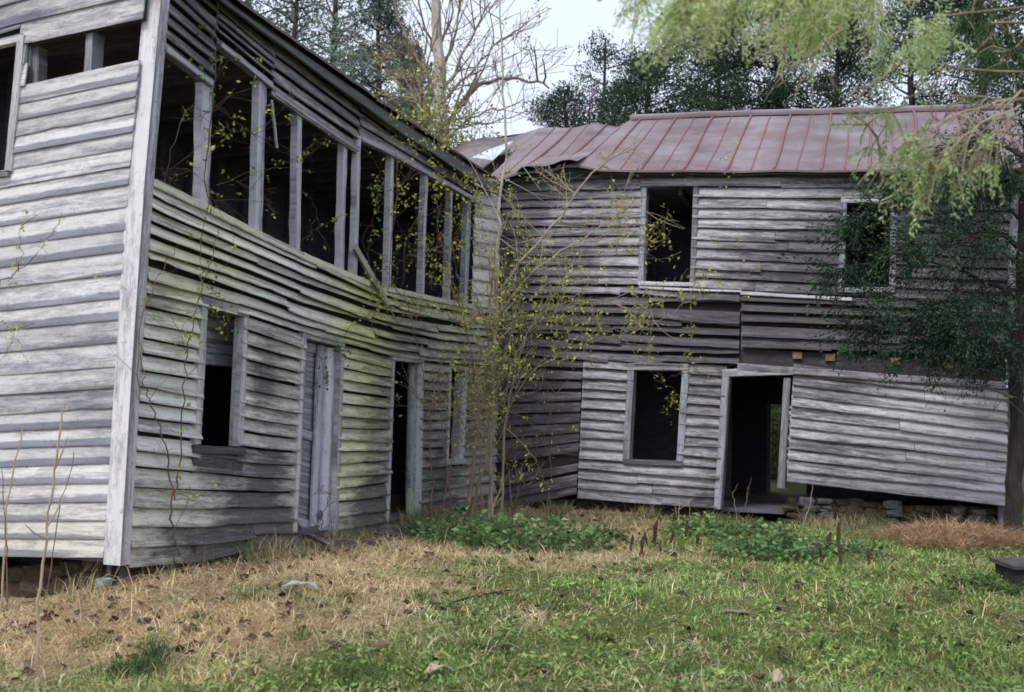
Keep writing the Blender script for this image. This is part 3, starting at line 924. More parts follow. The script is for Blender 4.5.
# eave board of the far wing
mb = MB()
for a, b in (((505, 181), (600, 176)), ((600, 176), (742, 174.5)), ((742, 174.5), (1016, 172.5))):
    plank(mb, FR, FR.uv(*a, .03), FR.uv(*b, .03), .09, -.02, .06, (.42, .4, .44, .7), 8)
mb.build('fascia', M['siding_right'], house)
mb = MB(); ids = []
for i in range(31):
    u = -.1 + (uB - .15) * i / 30
    ids.append((mb.vert(FR.P(u, eaveR(u) - .05, EO - .03)), mb.vert(FR.P(u, eaveR(u) - .01, -.2))))
for i in range(30): mb.face(ids[i][0], ids[i + 1][0], ids[i + 1][1], ids[i][1])
mb.build('soffit', M['darkwood'], house)

# foundation: stacked stones, recessed
def stone(mb, c, sx, sy, sz):
    nlat, nlon = 6, 10
    ids = []
    sd = random.uniform(0, 99)
    for a in range(nlat + 1):
        th = math.pi * a / nlat
        row = []
        for b in range(nlon):
            ph = 2 * math.pi * b / nlon
            d = np.array([math.sin(th) * math.cos(ph), math.sin(th) * math.sin(ph), math.cos(th)])
            d = np.sign(d) * np.abs(d) ** .38
            k = 1 + .38 * nz(d[0] * 1.5 + sd, d[1] * 1.5, d[2] * 1.5)
            row.append(mb.vert(c + np.array([d[0] * sx, d[1] * sy, d[2] * sz]) * k))
        ids.append(row)
    for a in range(nlat):
        for b in range(nlon): mb.face(ids[a][b], ids[a][(b + 1) % nlon], ids[a + 1][(b + 1) % nlon], ids[a + 1][b])
def stone_row(F, pxs, rows, d, s):
    mb = MB()
    for (x, y) in pxs:
        u, v = F.uv(x, y, d)
        for r in range(rows):
            p = F.P(u + random.gauss(0, .02), 0, d); z0 = gz(p[0], p[1])
            stone(mb, np.array([p[0], p[1], z0 + .05 + r * s * .95]), s * random.uniform(.7, 1.5), s * .7, s * random.uniform(.35, .66))
    return mb
for xs in ([(808, 500), (824, 500)], [(891, 503)], [(956, 512), (978, 513)], [(655, 510)]):
    stone_row(FR, xs, 4, -.10, .10 + .02 * random.random()).build('foundation_pier', M['stone'], house)
stone_row(FR, [(x, 500) for x in range(792, 1000, 13)], 4, -.26, .105).build('foundation_wall', M['mud'], house)
stone_row(FR, [(x, 505) for x in range(585, 722, 14)], 2, -.30, .11).build('foundation_wall', M['mud'], house)
stone_row(FL, [(x, 560) for x in (135, 155, 178, 205, 232, 262, 285)], 2, -.16, .14).build('foundation_pier', M['mud'], house)
stone_row(FG, [(x, 575) for x in range(-40, 112, 17)], 2, -.34, .14).build('foundation_pier', M['mud'], house)
# dark crawl-space skirts behind
mb = MB()
boxF(mb, FL, .25, uEnd - .1, -.9, .42, -.42, -.38); boxF(mb, FR, .1, 7.2, -.6, .16, -1.6, -1.5); boxF(mb, FG, .3, 5.0, -1.2, .25, -.62, -.58)
mb.build('crawlspace_wall', M['mud'], house)
mb = MB(); q = FG.uv(104, 566); plank(mb, FG, (q[0], -.5), (q[0], q[1] + .12), .05, -.14, -.06, (.3, .28, .3, .9)); plank(mb, FG, (q[0] - .12, -.5), (q[0] - .12, q[1] + .12), .05, -.14, -.06, (.3, .28, .3, .9))
mb.build('foundation_post', M['siding_left'], house)

# interiors: floors, ceilings, back walls, partitions (old dark boards)
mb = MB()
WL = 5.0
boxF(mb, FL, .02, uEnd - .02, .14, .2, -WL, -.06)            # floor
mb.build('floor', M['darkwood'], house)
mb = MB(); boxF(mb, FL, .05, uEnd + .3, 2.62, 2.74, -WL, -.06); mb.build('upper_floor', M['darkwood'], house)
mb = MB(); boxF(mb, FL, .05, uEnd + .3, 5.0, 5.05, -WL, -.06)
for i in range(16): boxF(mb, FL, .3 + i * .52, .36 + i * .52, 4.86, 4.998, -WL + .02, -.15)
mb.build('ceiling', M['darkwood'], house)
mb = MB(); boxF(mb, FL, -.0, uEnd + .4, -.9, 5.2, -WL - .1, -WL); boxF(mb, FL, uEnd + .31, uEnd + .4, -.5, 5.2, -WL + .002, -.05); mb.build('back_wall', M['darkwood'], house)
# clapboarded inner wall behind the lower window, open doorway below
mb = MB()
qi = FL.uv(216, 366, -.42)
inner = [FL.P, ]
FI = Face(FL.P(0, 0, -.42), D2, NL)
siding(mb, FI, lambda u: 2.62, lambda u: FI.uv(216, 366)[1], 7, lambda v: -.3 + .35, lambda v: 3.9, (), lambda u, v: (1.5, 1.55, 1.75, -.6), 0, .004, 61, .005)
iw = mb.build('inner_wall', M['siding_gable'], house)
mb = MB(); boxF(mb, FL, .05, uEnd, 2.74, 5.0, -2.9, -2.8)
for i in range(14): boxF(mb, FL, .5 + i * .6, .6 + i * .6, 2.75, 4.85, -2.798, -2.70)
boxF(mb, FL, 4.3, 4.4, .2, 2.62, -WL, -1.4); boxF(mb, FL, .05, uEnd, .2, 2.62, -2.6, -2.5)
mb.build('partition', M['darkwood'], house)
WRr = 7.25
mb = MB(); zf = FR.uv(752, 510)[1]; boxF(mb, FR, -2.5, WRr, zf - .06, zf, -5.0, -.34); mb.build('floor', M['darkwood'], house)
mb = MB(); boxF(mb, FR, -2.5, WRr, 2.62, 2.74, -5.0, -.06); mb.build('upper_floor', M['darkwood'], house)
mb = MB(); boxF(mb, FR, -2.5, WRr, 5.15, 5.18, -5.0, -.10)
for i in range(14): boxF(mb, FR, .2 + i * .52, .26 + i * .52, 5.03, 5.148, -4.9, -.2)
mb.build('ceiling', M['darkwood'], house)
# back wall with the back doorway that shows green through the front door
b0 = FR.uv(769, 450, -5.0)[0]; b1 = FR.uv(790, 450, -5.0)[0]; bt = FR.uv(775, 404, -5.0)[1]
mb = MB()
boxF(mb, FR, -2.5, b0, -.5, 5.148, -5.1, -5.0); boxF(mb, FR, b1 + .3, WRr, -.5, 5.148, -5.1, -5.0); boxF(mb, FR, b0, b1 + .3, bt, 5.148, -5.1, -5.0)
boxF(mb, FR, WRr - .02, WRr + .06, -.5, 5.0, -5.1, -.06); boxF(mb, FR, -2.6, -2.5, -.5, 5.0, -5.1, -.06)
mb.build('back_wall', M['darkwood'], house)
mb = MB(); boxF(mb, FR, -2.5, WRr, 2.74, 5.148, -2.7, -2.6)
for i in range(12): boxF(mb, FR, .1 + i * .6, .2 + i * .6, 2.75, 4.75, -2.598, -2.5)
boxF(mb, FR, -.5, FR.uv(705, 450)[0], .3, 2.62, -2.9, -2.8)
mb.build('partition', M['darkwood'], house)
mb = MB(); plank(mb, FR, (b0, .1), (b0, bt), .07, -5.0, -4.9, (.6, .65, .7, .2)); mb.build('back_door_jamb', M['trim'], house)
# ================================================================== ground
def ground_mat():
    m, nt, b = new_mat('soil_and_thatch'); g = G(nt)
    a = g.attr(); tc = g.n('ShaderNodeTexCoord').outputs['Object']
    n1 = g.noise(tc, 2.3, 6, 0.7); n2 = g.noise(tc, 19, 5, 0.75); n3 = g.noise(tc, 70, 3, 0.7)
    dry = g.mix(g.ramp(n2, .35, .65), (0.16, 0.115, 0.07), (0.44, 0.345, 0.21))
    grn = g.mix(g.ramp(n2, .35, .65), (0.05, 0.06, 0.02), (0.13, 0.16, 0.045))
    f = g.math('ADD', g.math('MULTIPLY', a.outputs['Alpha'], .8), g.math('MULTIPLY', g.math('SUBTRACT', n1, .5), 1.2))
    base = g.mix(g.ramp(f, .25, .7), dry, grn)
    base = g.mix(g.math('MULTIPLY', g.ramp(n3, .55, .75), .7), base, (0.045, 0.032, 0.022))
    nt.links.new(base, b.inputs['Base Color']); b.inputs['Roughness'].default_value = .95
    b.inputs['Specular IOR Level'].default_value = .1
    nt.links.new(g.bump(n2, .8, .03), b.inputs['Normal'])
    return m
M['ground'] = ground_mat()

def vnoise(x, y, s, seed=0):
    """vectorised smooth value noise"""
    x = np.asarray(x) * s + seed * 17.3; y = np.asarray(y) * s + seed * 5.1
    xi = np.floor(x).astype(int); yi = np.floor(y).astype(int); xf = x - xi; yf = y - yi
    def h(i, j):
        v = np.sin(i * 127.1 + j * 311.7 + seed * 74.7) * 43758.5453
        return v - np.floor(v)
    u = xf * xf * (3 - 2 * xf); v = yf * yf * (3 - 2 * yf)
    return (h(xi, yi) * (1 - u) + h(xi + 1, yi) * u) * (1 - v) + (h(xi, yi + 1) * (1 - u) + h(xi + 1, yi + 1) * u) * v

def greenness(x, y):
    """0 dry straw .. 1 green lawn, by place in the yard"""
    x = np.asarray(x, float); y = np.asarray(y, float)
    s = (x - (-1.0 + (y - 6.5) * .42)) * .42
    s = s + np.clip((7.1 - y), 0, 2) * .35
    e = .58 + s
    e = np.where(y > 11.5, e - .0 + .2, e)
    e = e + (vnoise(x, y, .9, 1) - .5) * 1.0 + (vnoise(x, y, 2.6, 2) - .5) * 1.05
    st = np.exp(-((x - 6.0) / 1.6) ** 2 - ((y - 12.6) / .9) ** 2)        # straw pile corner
    e = e - st * 1.0
    d = np.exp(-((x - 3.3) / 2.0) ** 2 - ((y - 8.2) / .5) ** 2) * .3
    return np.clip(e - d + .08 * np.exp(-((y - 6.3) / .8) ** 2), 0.05, 1)

# fine sheet in the yard, coarse sheet to the horizon – one mesh
xs = np.unique(np.concatenate([np.linspace(-400, -30, 14), np.linspace(-30, -9, 18), np.linspace(-9, 11, 190), np.linspace(11, 30, 16), np.linspace(30, 400, 14)]))
ys = np.unique(np.concatenate([np.linspace(-60, 3, 12), np.linspace(3, 17, 150), np.linspace(17, 50, 24), np.linspace(50, 500, 16)]))
X, Y = np.meshgrid(xs, ys)
Z = gz_arr(X, Y)
V = np.stack([X, Y, Z], -1).reshape(-1, 3)
nx, ny = len(xs), len(ys)
I = np.arange(nx * ny).reshape(ny, nx)
Fq = np.stack([I[:-1, :-1], I[:-1, 1:], I[1:, 1:], I[1:, :-1]], -1).reshape(-1, 4)
gc = np.ones((nx * ny, 4)); gc[:, 3] = greenness(V[:, 0], V[:, 1])
gr = mesh_arrays('ground', V, Fq, M['ground'], None, gc, True)
tag(gr, kind='structure')

def inside_house(x, y):
    P = np.stack([x - FL.O[0], y - FL.O[1]], -1)
    u = P @ FL.du[:2]; d = P @ FL.n[:2]
    a = (u > -.1) & (d < .05) & (d > -6) & (u < uEnd + 8)
    Q = np.stack([x - FR.O[0], y - FR.O[1]], -1)
    d2 = Q @ FR.n[:2]; uu = Q @ FR.du[:2]
    return a | ((d2 < -.05) & (d2 > -6) & (uu > -3) & (uu < 7.4))

def scatter(n, y0, y1, pw=1.0):
    """points over the visible wedge of the yard, denser towards the camera"""
    y = y0 + (y1 - y0) * rng.random(n) ** pw
    x = (rng.random(n) * 1.16 - .58) * y
    ok = ~inside_house(x, y)
    return x[ok], y[ok]

def blades(name, x, y, hgt, wid, lean, col, label=None, seed=0, base=0.0):
    n = len(x)
    z = gz_arr(x, y) + base
    az = rng.random(n) * 2 * np.pi
    dirx, diry = np.cos(az), np.sin(az)
    le = lean * (0.4 + rng.random(n) * 1.2)
    wz = rng.random(n) * 2 * np.pi
    sx, sy = np.cos(wz) * wid * .5, np.sin(wz) * wid * .5
    h = hgt
    b0 = np.stack([x - sx, y - sy, z - .01], -1); b1 = np.stack([x + sx, y + sy, z - .01], -1)
    mx = x + dirx * h * le * .35; my = y + diry * h * le * .35; mz = z + h * .6 * np.cos(np.clip(le, 0, 1.45) * .8)
    m0 = np.stack([mx - sx * .7, my - sy * .7, mz], -1); m1 = np.stack([mx + sx * .7, my + sy * .7, mz], -1)
    tx = x + dirx * h * le * .95; ty = y + diry * h * le * .95
    tz = z + h * np.clip(np.cos(np.clip(le, 0, 1.5)), .12, 1)
    t = np.stack([tx, ty, tz], -1)
    V = np.stack([b0, b1, m1, m0, t, t + np.array([0, 0, .001])], 1).reshape(-1, 3)
    i = np.arange(n)[:, None] * 6
    F = np.concatenate([i + np.array([0, 1, 2, 3]), i + np.array([3, 2, 5, 4])], 0)
    cc = np.concatenate([col, np.ones((n, 1))], 1)
    o = mesh_arrays(name, V, F, M['blade'], None, np.repeat(cc, 6, 0))
    return o

# green grass
x, y = scatter(165000, 4.2, 16.5, 1.25)
gn = greenness(x, y)
k = rng.random(len(x)) < np.clip(gn * 1.15 - .12, .03, 1)
x, y, gn = x[k], y[k], gn[k]
lng = vnoise(x, y, 1.7, 5)
bare = vnoise(x, y, 1.9, 41) * .6 + vnoise(x, y, 5.5, 42) * .4
k = (bare > .36) | (rng.random(len(x)) < .35)
x, y, gn, lng = x[k], y[k], gn[k], lng[k]
h = (.022 + .060 * rng.random(len(x)) ** 1.6) * (.35 + 1.35 * lng ** 1.3)
c = colvar(len(x), (.205, .325, .09), .28, (.38, .45, .15), .30) * (.6 + .8 * vnoise(x, y, 2.2, 33))[:, None]
c[rng.random(len(x)) < .13] *= np.array([.55, .75, .75])
o = blades('green_grass', x, y, h, .005 + .005 * rng.random(len(x)) + .0004 * y, .85, c)
tag(o, 'short patchy green lawn grass in front of the house', 'grass', kind='stuff')
# dry grass and straw, mostly lying flat
x, y = scatter(125000, 4.2, 16.5, 1.2)
gn = greenness(x, y)
k = rng.random(len(x)) < np.clip(1.18 - gn * .95, .10, 1)
x, y = x[k], y[k]
c = colvar(len(x), (.64, .51, .31), .22, (.42, .295, .165), .3) * (.55 + .85 * vnoise(x, y, 3.0, 31))[:, None]
hue = np.clip((vnoise(x, y, 1.5, 71) - .35) * 2.2, 0, 1)[:, None]
c = c * (np.array([1.14, 1.22, 1.2]) * (1 - hue) + np.array([1.0, .92, .84]) * hue)
m_ = rng.random(len(x)) < .18; c[m_] = colvar(int(m_.sum()), (.76, .66, .47), .12)
h = .05 + .11 * rng.random(len(x))
o = blades('dry_grass', x, y, h, .003 + .0035 * rng.random(len(x)) + .0003 * y, 1.55, c)
tag(o, 'matted tan dead grass lying across the left half of the yard', 'dry grass', kind='stuff')
# taller rank grass along the foot of the walls
ex, ey = [], []
for F_, ua_, ub_, n_, d0_, d1_ in ((FR, .3, 7.4, 5200, .05, .55), (FL, .3, uEnd, 3600, .06, .5), (FG, .0, 3.0, 1200, -.1, .5)):
    u_ = ua_ + (ub_ - ua_) * rng.random(n_); d_ = d0_ + (d1_ - d0_) * rng.random(n_) ** 1.5
    keep = vnoise(u_, d_ * 0 + F_.O[0], 1.6, 77) > .38
    q_ = F_.O[None, :] + F_.du[None, :] * u_[keep, None] + F_.n[None, :] * d_[keep, None]
    ex.append(q_[:, 0]); ey.append(q_[:, 1])
ex = np.concatenate(ex); ey = np.concatenate(ey)
ok = ~inside_house(ex, ey); ex, ey = ex[ok], ey[ok]
c = colvar(len(ex), (.46, .36, .22), .28, (.20, .27, .09), .42) * (.55 + .8 * vnoise(ex, ey, 2.6, 78))[:, None]
o = blades('edge_grass', ex, ey, (.10 + .24 * rng.random(len(ex)) ** 1.6) * (.5 + .9 * vnoise(ex, ey, 1.5, 79)), .006 + .005 * rng.random(len(ex)), .7, c)
tag(o, 'taller mixed dead and green grass along the foot of the house walls', 'rank grass', kind='stuff')
# long loose straw strands
x, y = scatter(9000, 4.4, 16, 1.2)
k = rng.random(len(x)) < np.clip(1.0 - greenness(x, y), .03, 1)
x, y = x[k], y[k]
o = blades('loose_straw', x, y, .16 + .22 * rng.random(len(x)), .004 + .003 * rng.random(len(x)) + .0002 * y, 1.42, colvar(len(x), (.62, .49, .31), .2, (.40, .27, .16), .35))
tag(o, 'long loose straws and dead stems tangled over the dead grass', 'straw', kind='stuff')
# broad-leaved lawn weeds in small rosettes
cx, cy = scatter(1100, 4.6, 15.5, 1.15)
k = rng.random(len(cx)) < np.clip(greenness(cx, cy) * 1.1 - .05, .06, 1) * np.clip(vnoise(cx, cy, 1.1, 51) * 2.2 - .5, .05, 1)
cx, cy = cx[k], cy[k]
nl = 34
R_ = (.04 + .10 * rng.random(len(cx)))
lx = (cx[:, None] + rng.normal(size=(len(cx), nl)) * R_[:, None]).ravel(); ly = (cy[:, None] + rng.normal(size=(len(cx), nl)) * R_[:, None]).ravel()
lz = gz_arr(lx, ly) + .015 + .07 * rng.random(len(lx)) * np.repeat(R_ / .14, nl)
D_ = rng.normal(size=(len(lx), 3)); D_[:, 2] = np.abs(D_[:, 2]) * .5
base_ = np.repeat(colvar(len(cx), (.205, .315, .095), .22, (.30, .38, .13), .4), nl, 0)
ok = ~inside_house(lx, ly)
o = leaf_mesh('lawn_weeds', np.stack([lx, ly, lz], -1)[ok], D_[ok], .03 + .035 * rng.random(int(ok.sum())), .014 + .014 * rng.random(int(ok.sum())), np.clip(base_ * (1 + .2 * rng.normal(size=(len(lx), 1))), .01, .8)[ok], M['blade'], curl=.6)
tag(o, 'small bright green broad-leaved weeds spread through the lawn', 'lawn weeds', kind='stuff')
# dead leaves
x, y = scatter(5200, 4.5, 16, 1.2)
k = rng.random(len(x)) < np.clip(.95 - greenness(x, y) * .75, .15, 1) * np.clip(vnoise(x, y, 1.3, 9) * 1.8 - .35, .03, 1)
x, y = x[k], y[k]; n = len(x)
D = rng.normal(size=(n, 3)); D[:, 2] *= .25
c = colvar(n, (.075, .045, .032), .4, (.19, .085, .045), .25)
m_ = rng.random(n) < .12; c[m_] = colvar(int(m_.sum()), (.33, .235, .15), .2)
leafo = leaf_mesh('dead_leaves', np.stack([x, y, gz_arr(x, y) + .018 + .02 * rng.random(n)], -1), D, .05 + .07 * rng.random(n), .03 + .04 * rng.random(n), c, M['blade'], curl=.8)
tag(leafo, 'curled brown fallen leaves strewn over the dead grass', 'fallen leaves', kind='stuff')
# dark clods / droppings of rotten bark
mbc = MB()
for i in range(900):
    yy = random.uniform(5.5, 12); xx = random.uniform(-.55, .3) * yy
    if inside_house(np.array([xx]), np.array([yy]))[0] or vnoise(np.array([xx]), np.array([yy]), 2.4, 12)[0] * .7 + vnoise(np.array([xx]), np.array([yy]), .8, 13)[0] * .3 < .60: continue
    s = .007 + .026 * random.random() ** 2
    stone(mbc, np.array([xx, yy, gz(xx, yy) + s * .4]), s * 1.3, s, s * .7)
M['clod'] = simple_mat('rotten_bark', (.035, .025, .02), (.095, .062, .045), 20, .95)
o = mbc.build('bark_debris', M['clod'])
tag(o, 'small dark clods of rotten bark scattered in the dead grass', 'debris', kind='stuff')

# ================================================================== weeds & tufts
def tuft(px, py, n, hgt, spread, base, alt, label, name='grass_tuft', cat='grass tuft', lean=.7, wid=.007, group=None):
    p = on_ground(px, py)
    a = rng.random(n) * 2 * np.pi; r = np.abs(rng.normal(size=n)) * spread * .5
    x = p[0] + np.cos(a) * r; y = p[1] + np.sin(a) * r * .8
    o = blades(name, x, y, hgt * (.4 + .7 * rng.random(n)), wid * (.7 + .6 * rng.random(n)), lean, colvar(n, base, .25, alt, .3))
    return tag(o, label, cat, group)
G1, G2 = (.085, .135, .04), (.15, .20, .06)
tuft(135, 676, 520, .16, .26, (.065, .125, .045), (.12, .19, .06), 'thick dark green grass tuft in the bottom left of the yard')
tuft(155, 664, 130, .24, .08, (.07, .13, .06), (.11, .17, .07), 'small upright dark tuft touching the thick one at the bottom left')
tuft(355, 680, 900, .13, .55, (.12, .18, .06), (.19, .24, .09), 'wide fresh green tuft at the bottom edge left of the middle')
tuft(65, 590, 240, .14, .35, G1, G2, 'low green weeds beside the foundation under the gable end', 'weed_clump', 'weeds')
tuft(190, 543, 0 + 60, .2, .2, (.33, .24, .13), (.2, .14, .07), 'dry grass bunch leaning on the foot of the near wall', 'grass_tuft', lean=.8, wid=.006)

def leafy_weed(px, py, n, R, hgt, base, alt, label, leaf=.075, cat='weeds', group=None):
    """low broad-leaved clump: stems with leaves"""
    p = on_ground(px, py)
    r = empty('weed_clump', p)
    tag(r, label, cat, group)
    mb = MB(); C = []; D = []
    for i in range(n):
        a = random.uniform(0, 6.283); rr = R * 1.15 * math.sqrt(random.random())
        bx, by = p[0] + math.cos(a) * rr, p[1] + math.sin(a) * rr * .6
        b = np.array([bx, by, gz(bx, by)])
        hh = .88 * hgt * (1 - .55 * (rr / R) ** 2) * random.uniform(.5, 1.1)
        t = b + np.array([random.gauss(0, .06), random.gauss(0, .06), hh])
        tube(mb, [b, (b + t) / 2 + np.array([random.gauss(0, .012), 0, 0]), t], [.004, .003, .002], 4)
        for q in np.linspace(.25, 1, 6):
            for s in range(2):
                az = random.uniform(0, 6.283)
                d = np.array([math.cos(az), math.sin(az), random.uniform(-.1, .6)])
                C.append(b + (t - b) * q + d * leaf * .5); D.append(d)
    mb.build('stem', M['vine'], r)
    C = np.array(C); D = np.array(D)
    leaf_mesh('leaves', C, D, leaf * (.6 + .8 * rng.random(len(C))), leaf * .55 * (.6 + .8 * rng.random(len(C))), np.clip(colvar(len(C), base, .3, alt, .35) * 1.3, 0, .8), M['leaf'], r, .5)
    return r
leafy_weed(465, 545, 70, .55, .50, (.10, .19, .08), (.16, .26, .10), 'green leafy weeds at the foot of the saplings by the second doorway')
leafy_weed(530, 552, 130, .75, .50, (.11, .21, .08), (.19, .29, .11), 'large bright green weed patch in front of the dark inner corner')
leafy_weed(592, 540, 22, .35, .22, (.12, .19, .07), (.14, .18, .07), 'thin low weeds under the left end of the far wall')
leafy_weed(702, 540, 55, .45, .36, (.13, .23, .08), (.20, .29, .11), 'green weeds among dead stalks in front of the lower far window')
leafy_weed(768, 560, 85, .55, .44, (.11, .22, .085), (.20, .30, .12), 'round bushy green weeds standing before the open far doorway')
leafy_weed(745, 535, 40, .5, .26, (.13, .22, .08), (.15, .21, .08), 'low weeds at the threshold of the far doorway')
leafy_weed(852, 556, 30, .3, .26, (.10, .21, .09), (.16, .27, .12), 'small green weeds right of the dead stalks under the far wall', .055)
leafy_weed(1000, 590, 26, .5, .12, (.07, .12, .04), (.11, .16, .05), 'low dark weeds around the slab at the right edge')

# small clumps dotted over the lawn
for i, (x, y) in enumerate(((640, 600), (600, 640), (720, 640), (560, 610), (880, 640), (830, 610), (940, 600), (480, 650), (300, 640), (250, 600), (200, 620), (420, 600), (680, 670), (960, 660), (780, 660), (300, 560), (90, 645), (350, 600))):
    q = on_ground(x, y); n = 150
    a = rng.random(n) * 6.283; r_ = np.abs(rng.normal(size=n)) * .10
    o = blades('grass_tuft', q[0] + np.cos(a) * r_, q[1] + np.sin(a) * r_, .09 * (.4 + rng.random(n)), .006 * (.7 + .6 * rng.random(n)), .9, colvar(n, (.085, .145, .045), .25, (.16, .21, .06), .35))
    tag(o, 'small green grass tuft growing out of the short lawn', 'grass tuft', 'small grass tufts dotted over the yard')

# straw pile under the cedar
n = 5200
a = rng.random(n) * 6.283; r_ = np.sqrt(rng.random(n))
pc = on_ground(958, 545)
wob_ = .65 + .5 * np.sin(a * 3 + 1) * .4 + .3 * np.sin(a * 7) * .5
x = pc[0] + np.cos(a) * r_ * 1.35 * wob_; y = pc[1] + np.sin(a) * r_ * .6 * wob_
ok = ~inside_house(x, y); x, y, r_ = x[ok], y[ok], r_[ok]; n = len(x)
bump_ = .20 * (1 - r_ ** 2) * (.6 + .8 * vnoise(x, y, 3.1, 21))
o = blades('straw_pile', x, y, .14 + .20 * rng.random(n), .006 + .005 * rng.random(n), 1.6, colvar(n, (.46, .29, .18), .3, (.62, .46, .30), .45) * (.55 + .8 * vnoise(x, y, 4.0, 61))[:, None], base=bump_ * rng.random(n) ** .5)
tag(o, 'heap of reddish brown straw under the cedar at the far wing', 'straw pile', kind='stuff')

# ================================================================== dead stalks, stems, litter
mb = MB()
tube(mb, [(0, 0, -.03), (.004, 0, .05), (0, .004, .11), (.006, 0, .15)], [.011, .012, .014, .006], 6, .25)
mst = mb.build('dead_stalk', M['clod'])
first = True
for (x, y, s) in ((630, 553, 1), (640, 556, 1.1), (647, 549, 1), (653, 544, 1.4), (670, 547, 1), (675, 532, 1.7), (685, 540, 1.2), (711, 540, 1.1), (822, 562, 1.0), (826, 557, 1.4), (842, 565, 1.3), (869, 566, .9), (838, 545, 1.4), (781, 541, 1.0), (660, 556, .8), (812, 563, .7), (696, 548, .9), (762, 542, .9)):
    p = on_ground(x, y)
    o = mst if first else mst.copy()
    if not first: COL.objects.link(o)
    first = False
    o.location = p; o.scale = (s * 1.35, s * 1.35, s * 1.3); o.rotation_euler = (random.gauss(0, .12), random.gauss(0, .12), random.uniform(0, 6))
    tag(o, 'short dark dead stalk standing in the grass before the far wing', 'dead stalk', 'dead stalks in the grass')

def dry_stem(path, r0, r1, label, mat='twig', name='dead_weed', cat='dry stem', twigs=0, group=None):
    mb = MB()
    P = stem(mb, path, r0, r1, 5, 5, .006)
    for i in range(twigs):
        k = random.randint(len(P) // 3, len(P) - 2)
        d = np.array([random.gauss(0, .5), random.gauss(0, .3), random.uniform(.3, 1)])
        tube(mb, [P[k], P[k] + d * .12, P[k] + d * .22 + np.array([0, 0, .03])], [r1 * 1.1, r1 * .8, r1 * .4], 4)
    return tag(mb.build(name, M[mat]), label, cat, group)
def ground_to(pxs, Y, lean=0):
    p = on_ground(*pxs[0]) if Y is None else at(pxs[0][0], pxs[0][1], Y)
    yy = p[1]
    return [p - np.array([0, 0, .03])] + [at(x, y, yy + lean * (i + 1)) for i, (x, y) in enumerate(pxs[1:])]
dry_stem(ground_to([(37, 668), (40, 600), (46, 540), (55, 470), (64, 404)], None), .011, .006, 'tallest pale dead weed stem standing before the gable end', twigs=3)
dry_stem(ground_to([(2, 610), (6, 520), (14, 470), (24, 425)], None), .009, .005, 'pale dead weed stem at the very left edge leaning right')
dry_stem(ground_to([(44, 604), (52, 555), (62, 500), (74, 452)], None), .006, .003, 'thin brown weed stem leaning right behind the tallest pale one', 'vine')
dry_stem(ground_to([(8, 612), (7, 560), (4, 510), (2, 470)], None), .006, .003, 'thin brown weed stem near the left edge under the gable', 'vine')
for i, (a, b, l) in enumerate((((741, 520), (748, 487), 'taller pale straw stem standing before the middle of the far doorway'), ((736, 522), (732, 492), 'shorter straw stem beside the taller one before the far doorway'), ((676, 533), (679, 486), 'upright straw stem under the lower far window'), ((690, 534), (688, 500), 'short grey stem right below the lower far window'), ((800, 535), (813, 485), 'leaning straw stem against the pier of the right wall panel'), ((812, 556), (814, 520), 'straw stem rising among the dark dead stalks'), ((233, 556), (231, 530), 'bent straw stem at the foot of the near wall'), ((245, 560), (243, 525), 'thin straw stem beside the bent one at the near wall'))):
    p = on_ground(*a); q = at(b[0], b[1], p[1] - .05)
    dry_stem([p, (p + q) / 2 + np.array([.02, 0, 0]), q], .007, .003, l, twigs=2)
# fallen sticks lying on the lawn
def stick(a, b, r, label, mat='bark_tan'):
    p, q = on_ground(*a), on_ground(*b)
    up = np.array([0, 0, .03]); mid = (p + q) / 2 + np.array([0, .04, .035])
    mb = MB(); stem(mb, [p + up, mid, q + up * .7], r, r * .6, 5, 5, .008)
    tag(mb.build('stick', M[mat]), label, 'stick')
stick((795, 536), (828, 549), .016, 'straw coloured stick slanting on the lawn before the right panel')
stick((800, 556), (826, 572), .012, 'dark stick lying below the dead stalks', 'bark')
stick((440, 612), (520, 592), .010, 'dark thin twig lying on the dead grass before the inner corner', 'bark')
stick((330, 668), (388, 650), .008, 'pale twig lying near the wide tuft at the bottom', 'twig')
stick((0, 613), (36, 603), .018, 'grey stick on the ground under the gable end', 'bark_tan')
stick((930, 583), (948, 598), .010, 'dark twig left of the slab', 'bark')

# loose leaves & scraps that stand out
def scrap(px, py, pts, mat, label, cat, name, z=.03):
    p = on_ground(px, py); mb = MB()
    n = len(pts); ids = [mb.vert(p + np.array([a, b, z + c_])) for a, b, c_ in pts]; ids2 = [mb.vert(p + np.array([a, b, z + c_ - .008])) for a, b, c_ in pts]
    mid = np.mean([np.array(q) for q in pts], 0)
    m0 = mb.vert(p + np.array([mid[0], mid[1], z + mid[2] + .015])); m1 = mb.vert(p + np.array([mid[0], mid[1], z + mid[2] + .007]))
    for i in range(n):
        j = (i + 1) % n
        mb.face(ids[i], ids[j], m0); mb.face(ids2[j], ids2[i], m1); mb.face(ids[i], ids2[i], ids2[j], ids[j])
    tag(mb.build(name, M[mat]), label, cat)
M['teal'] = simple_mat('faded_teal_plastic', (.20, .33, .31), (.33, .45, .42), 8, .6)
M['paleleaf'] = simple_mat('pale_dead_leaf', (.30, .215, .15), (.46, .36, .27), 18, .8)
M['barkpiece'] = simple_mat('grey_bark_piece', (.13, .11, .09), (.26, .22, .18), 12, .9)
M['brownleaf'] = simple_mat('brown_dead_leaf', (.10, .055, .035), (.20, .11, .07), 18, .8)
scrap(301, 592, [(-.15, -.02, .01), (-.08, .05, .05), (.0, .07, .035), (.09, .05, .04), (.14, -.03, .0), (.07, -.02, .045), (-.02, 0, .04), (-.09, -.04, .03)], 'teal', 'faded pale teal scrap of plastic lying on the dead grass', 'plastic scrap', 'plastic_scrap')
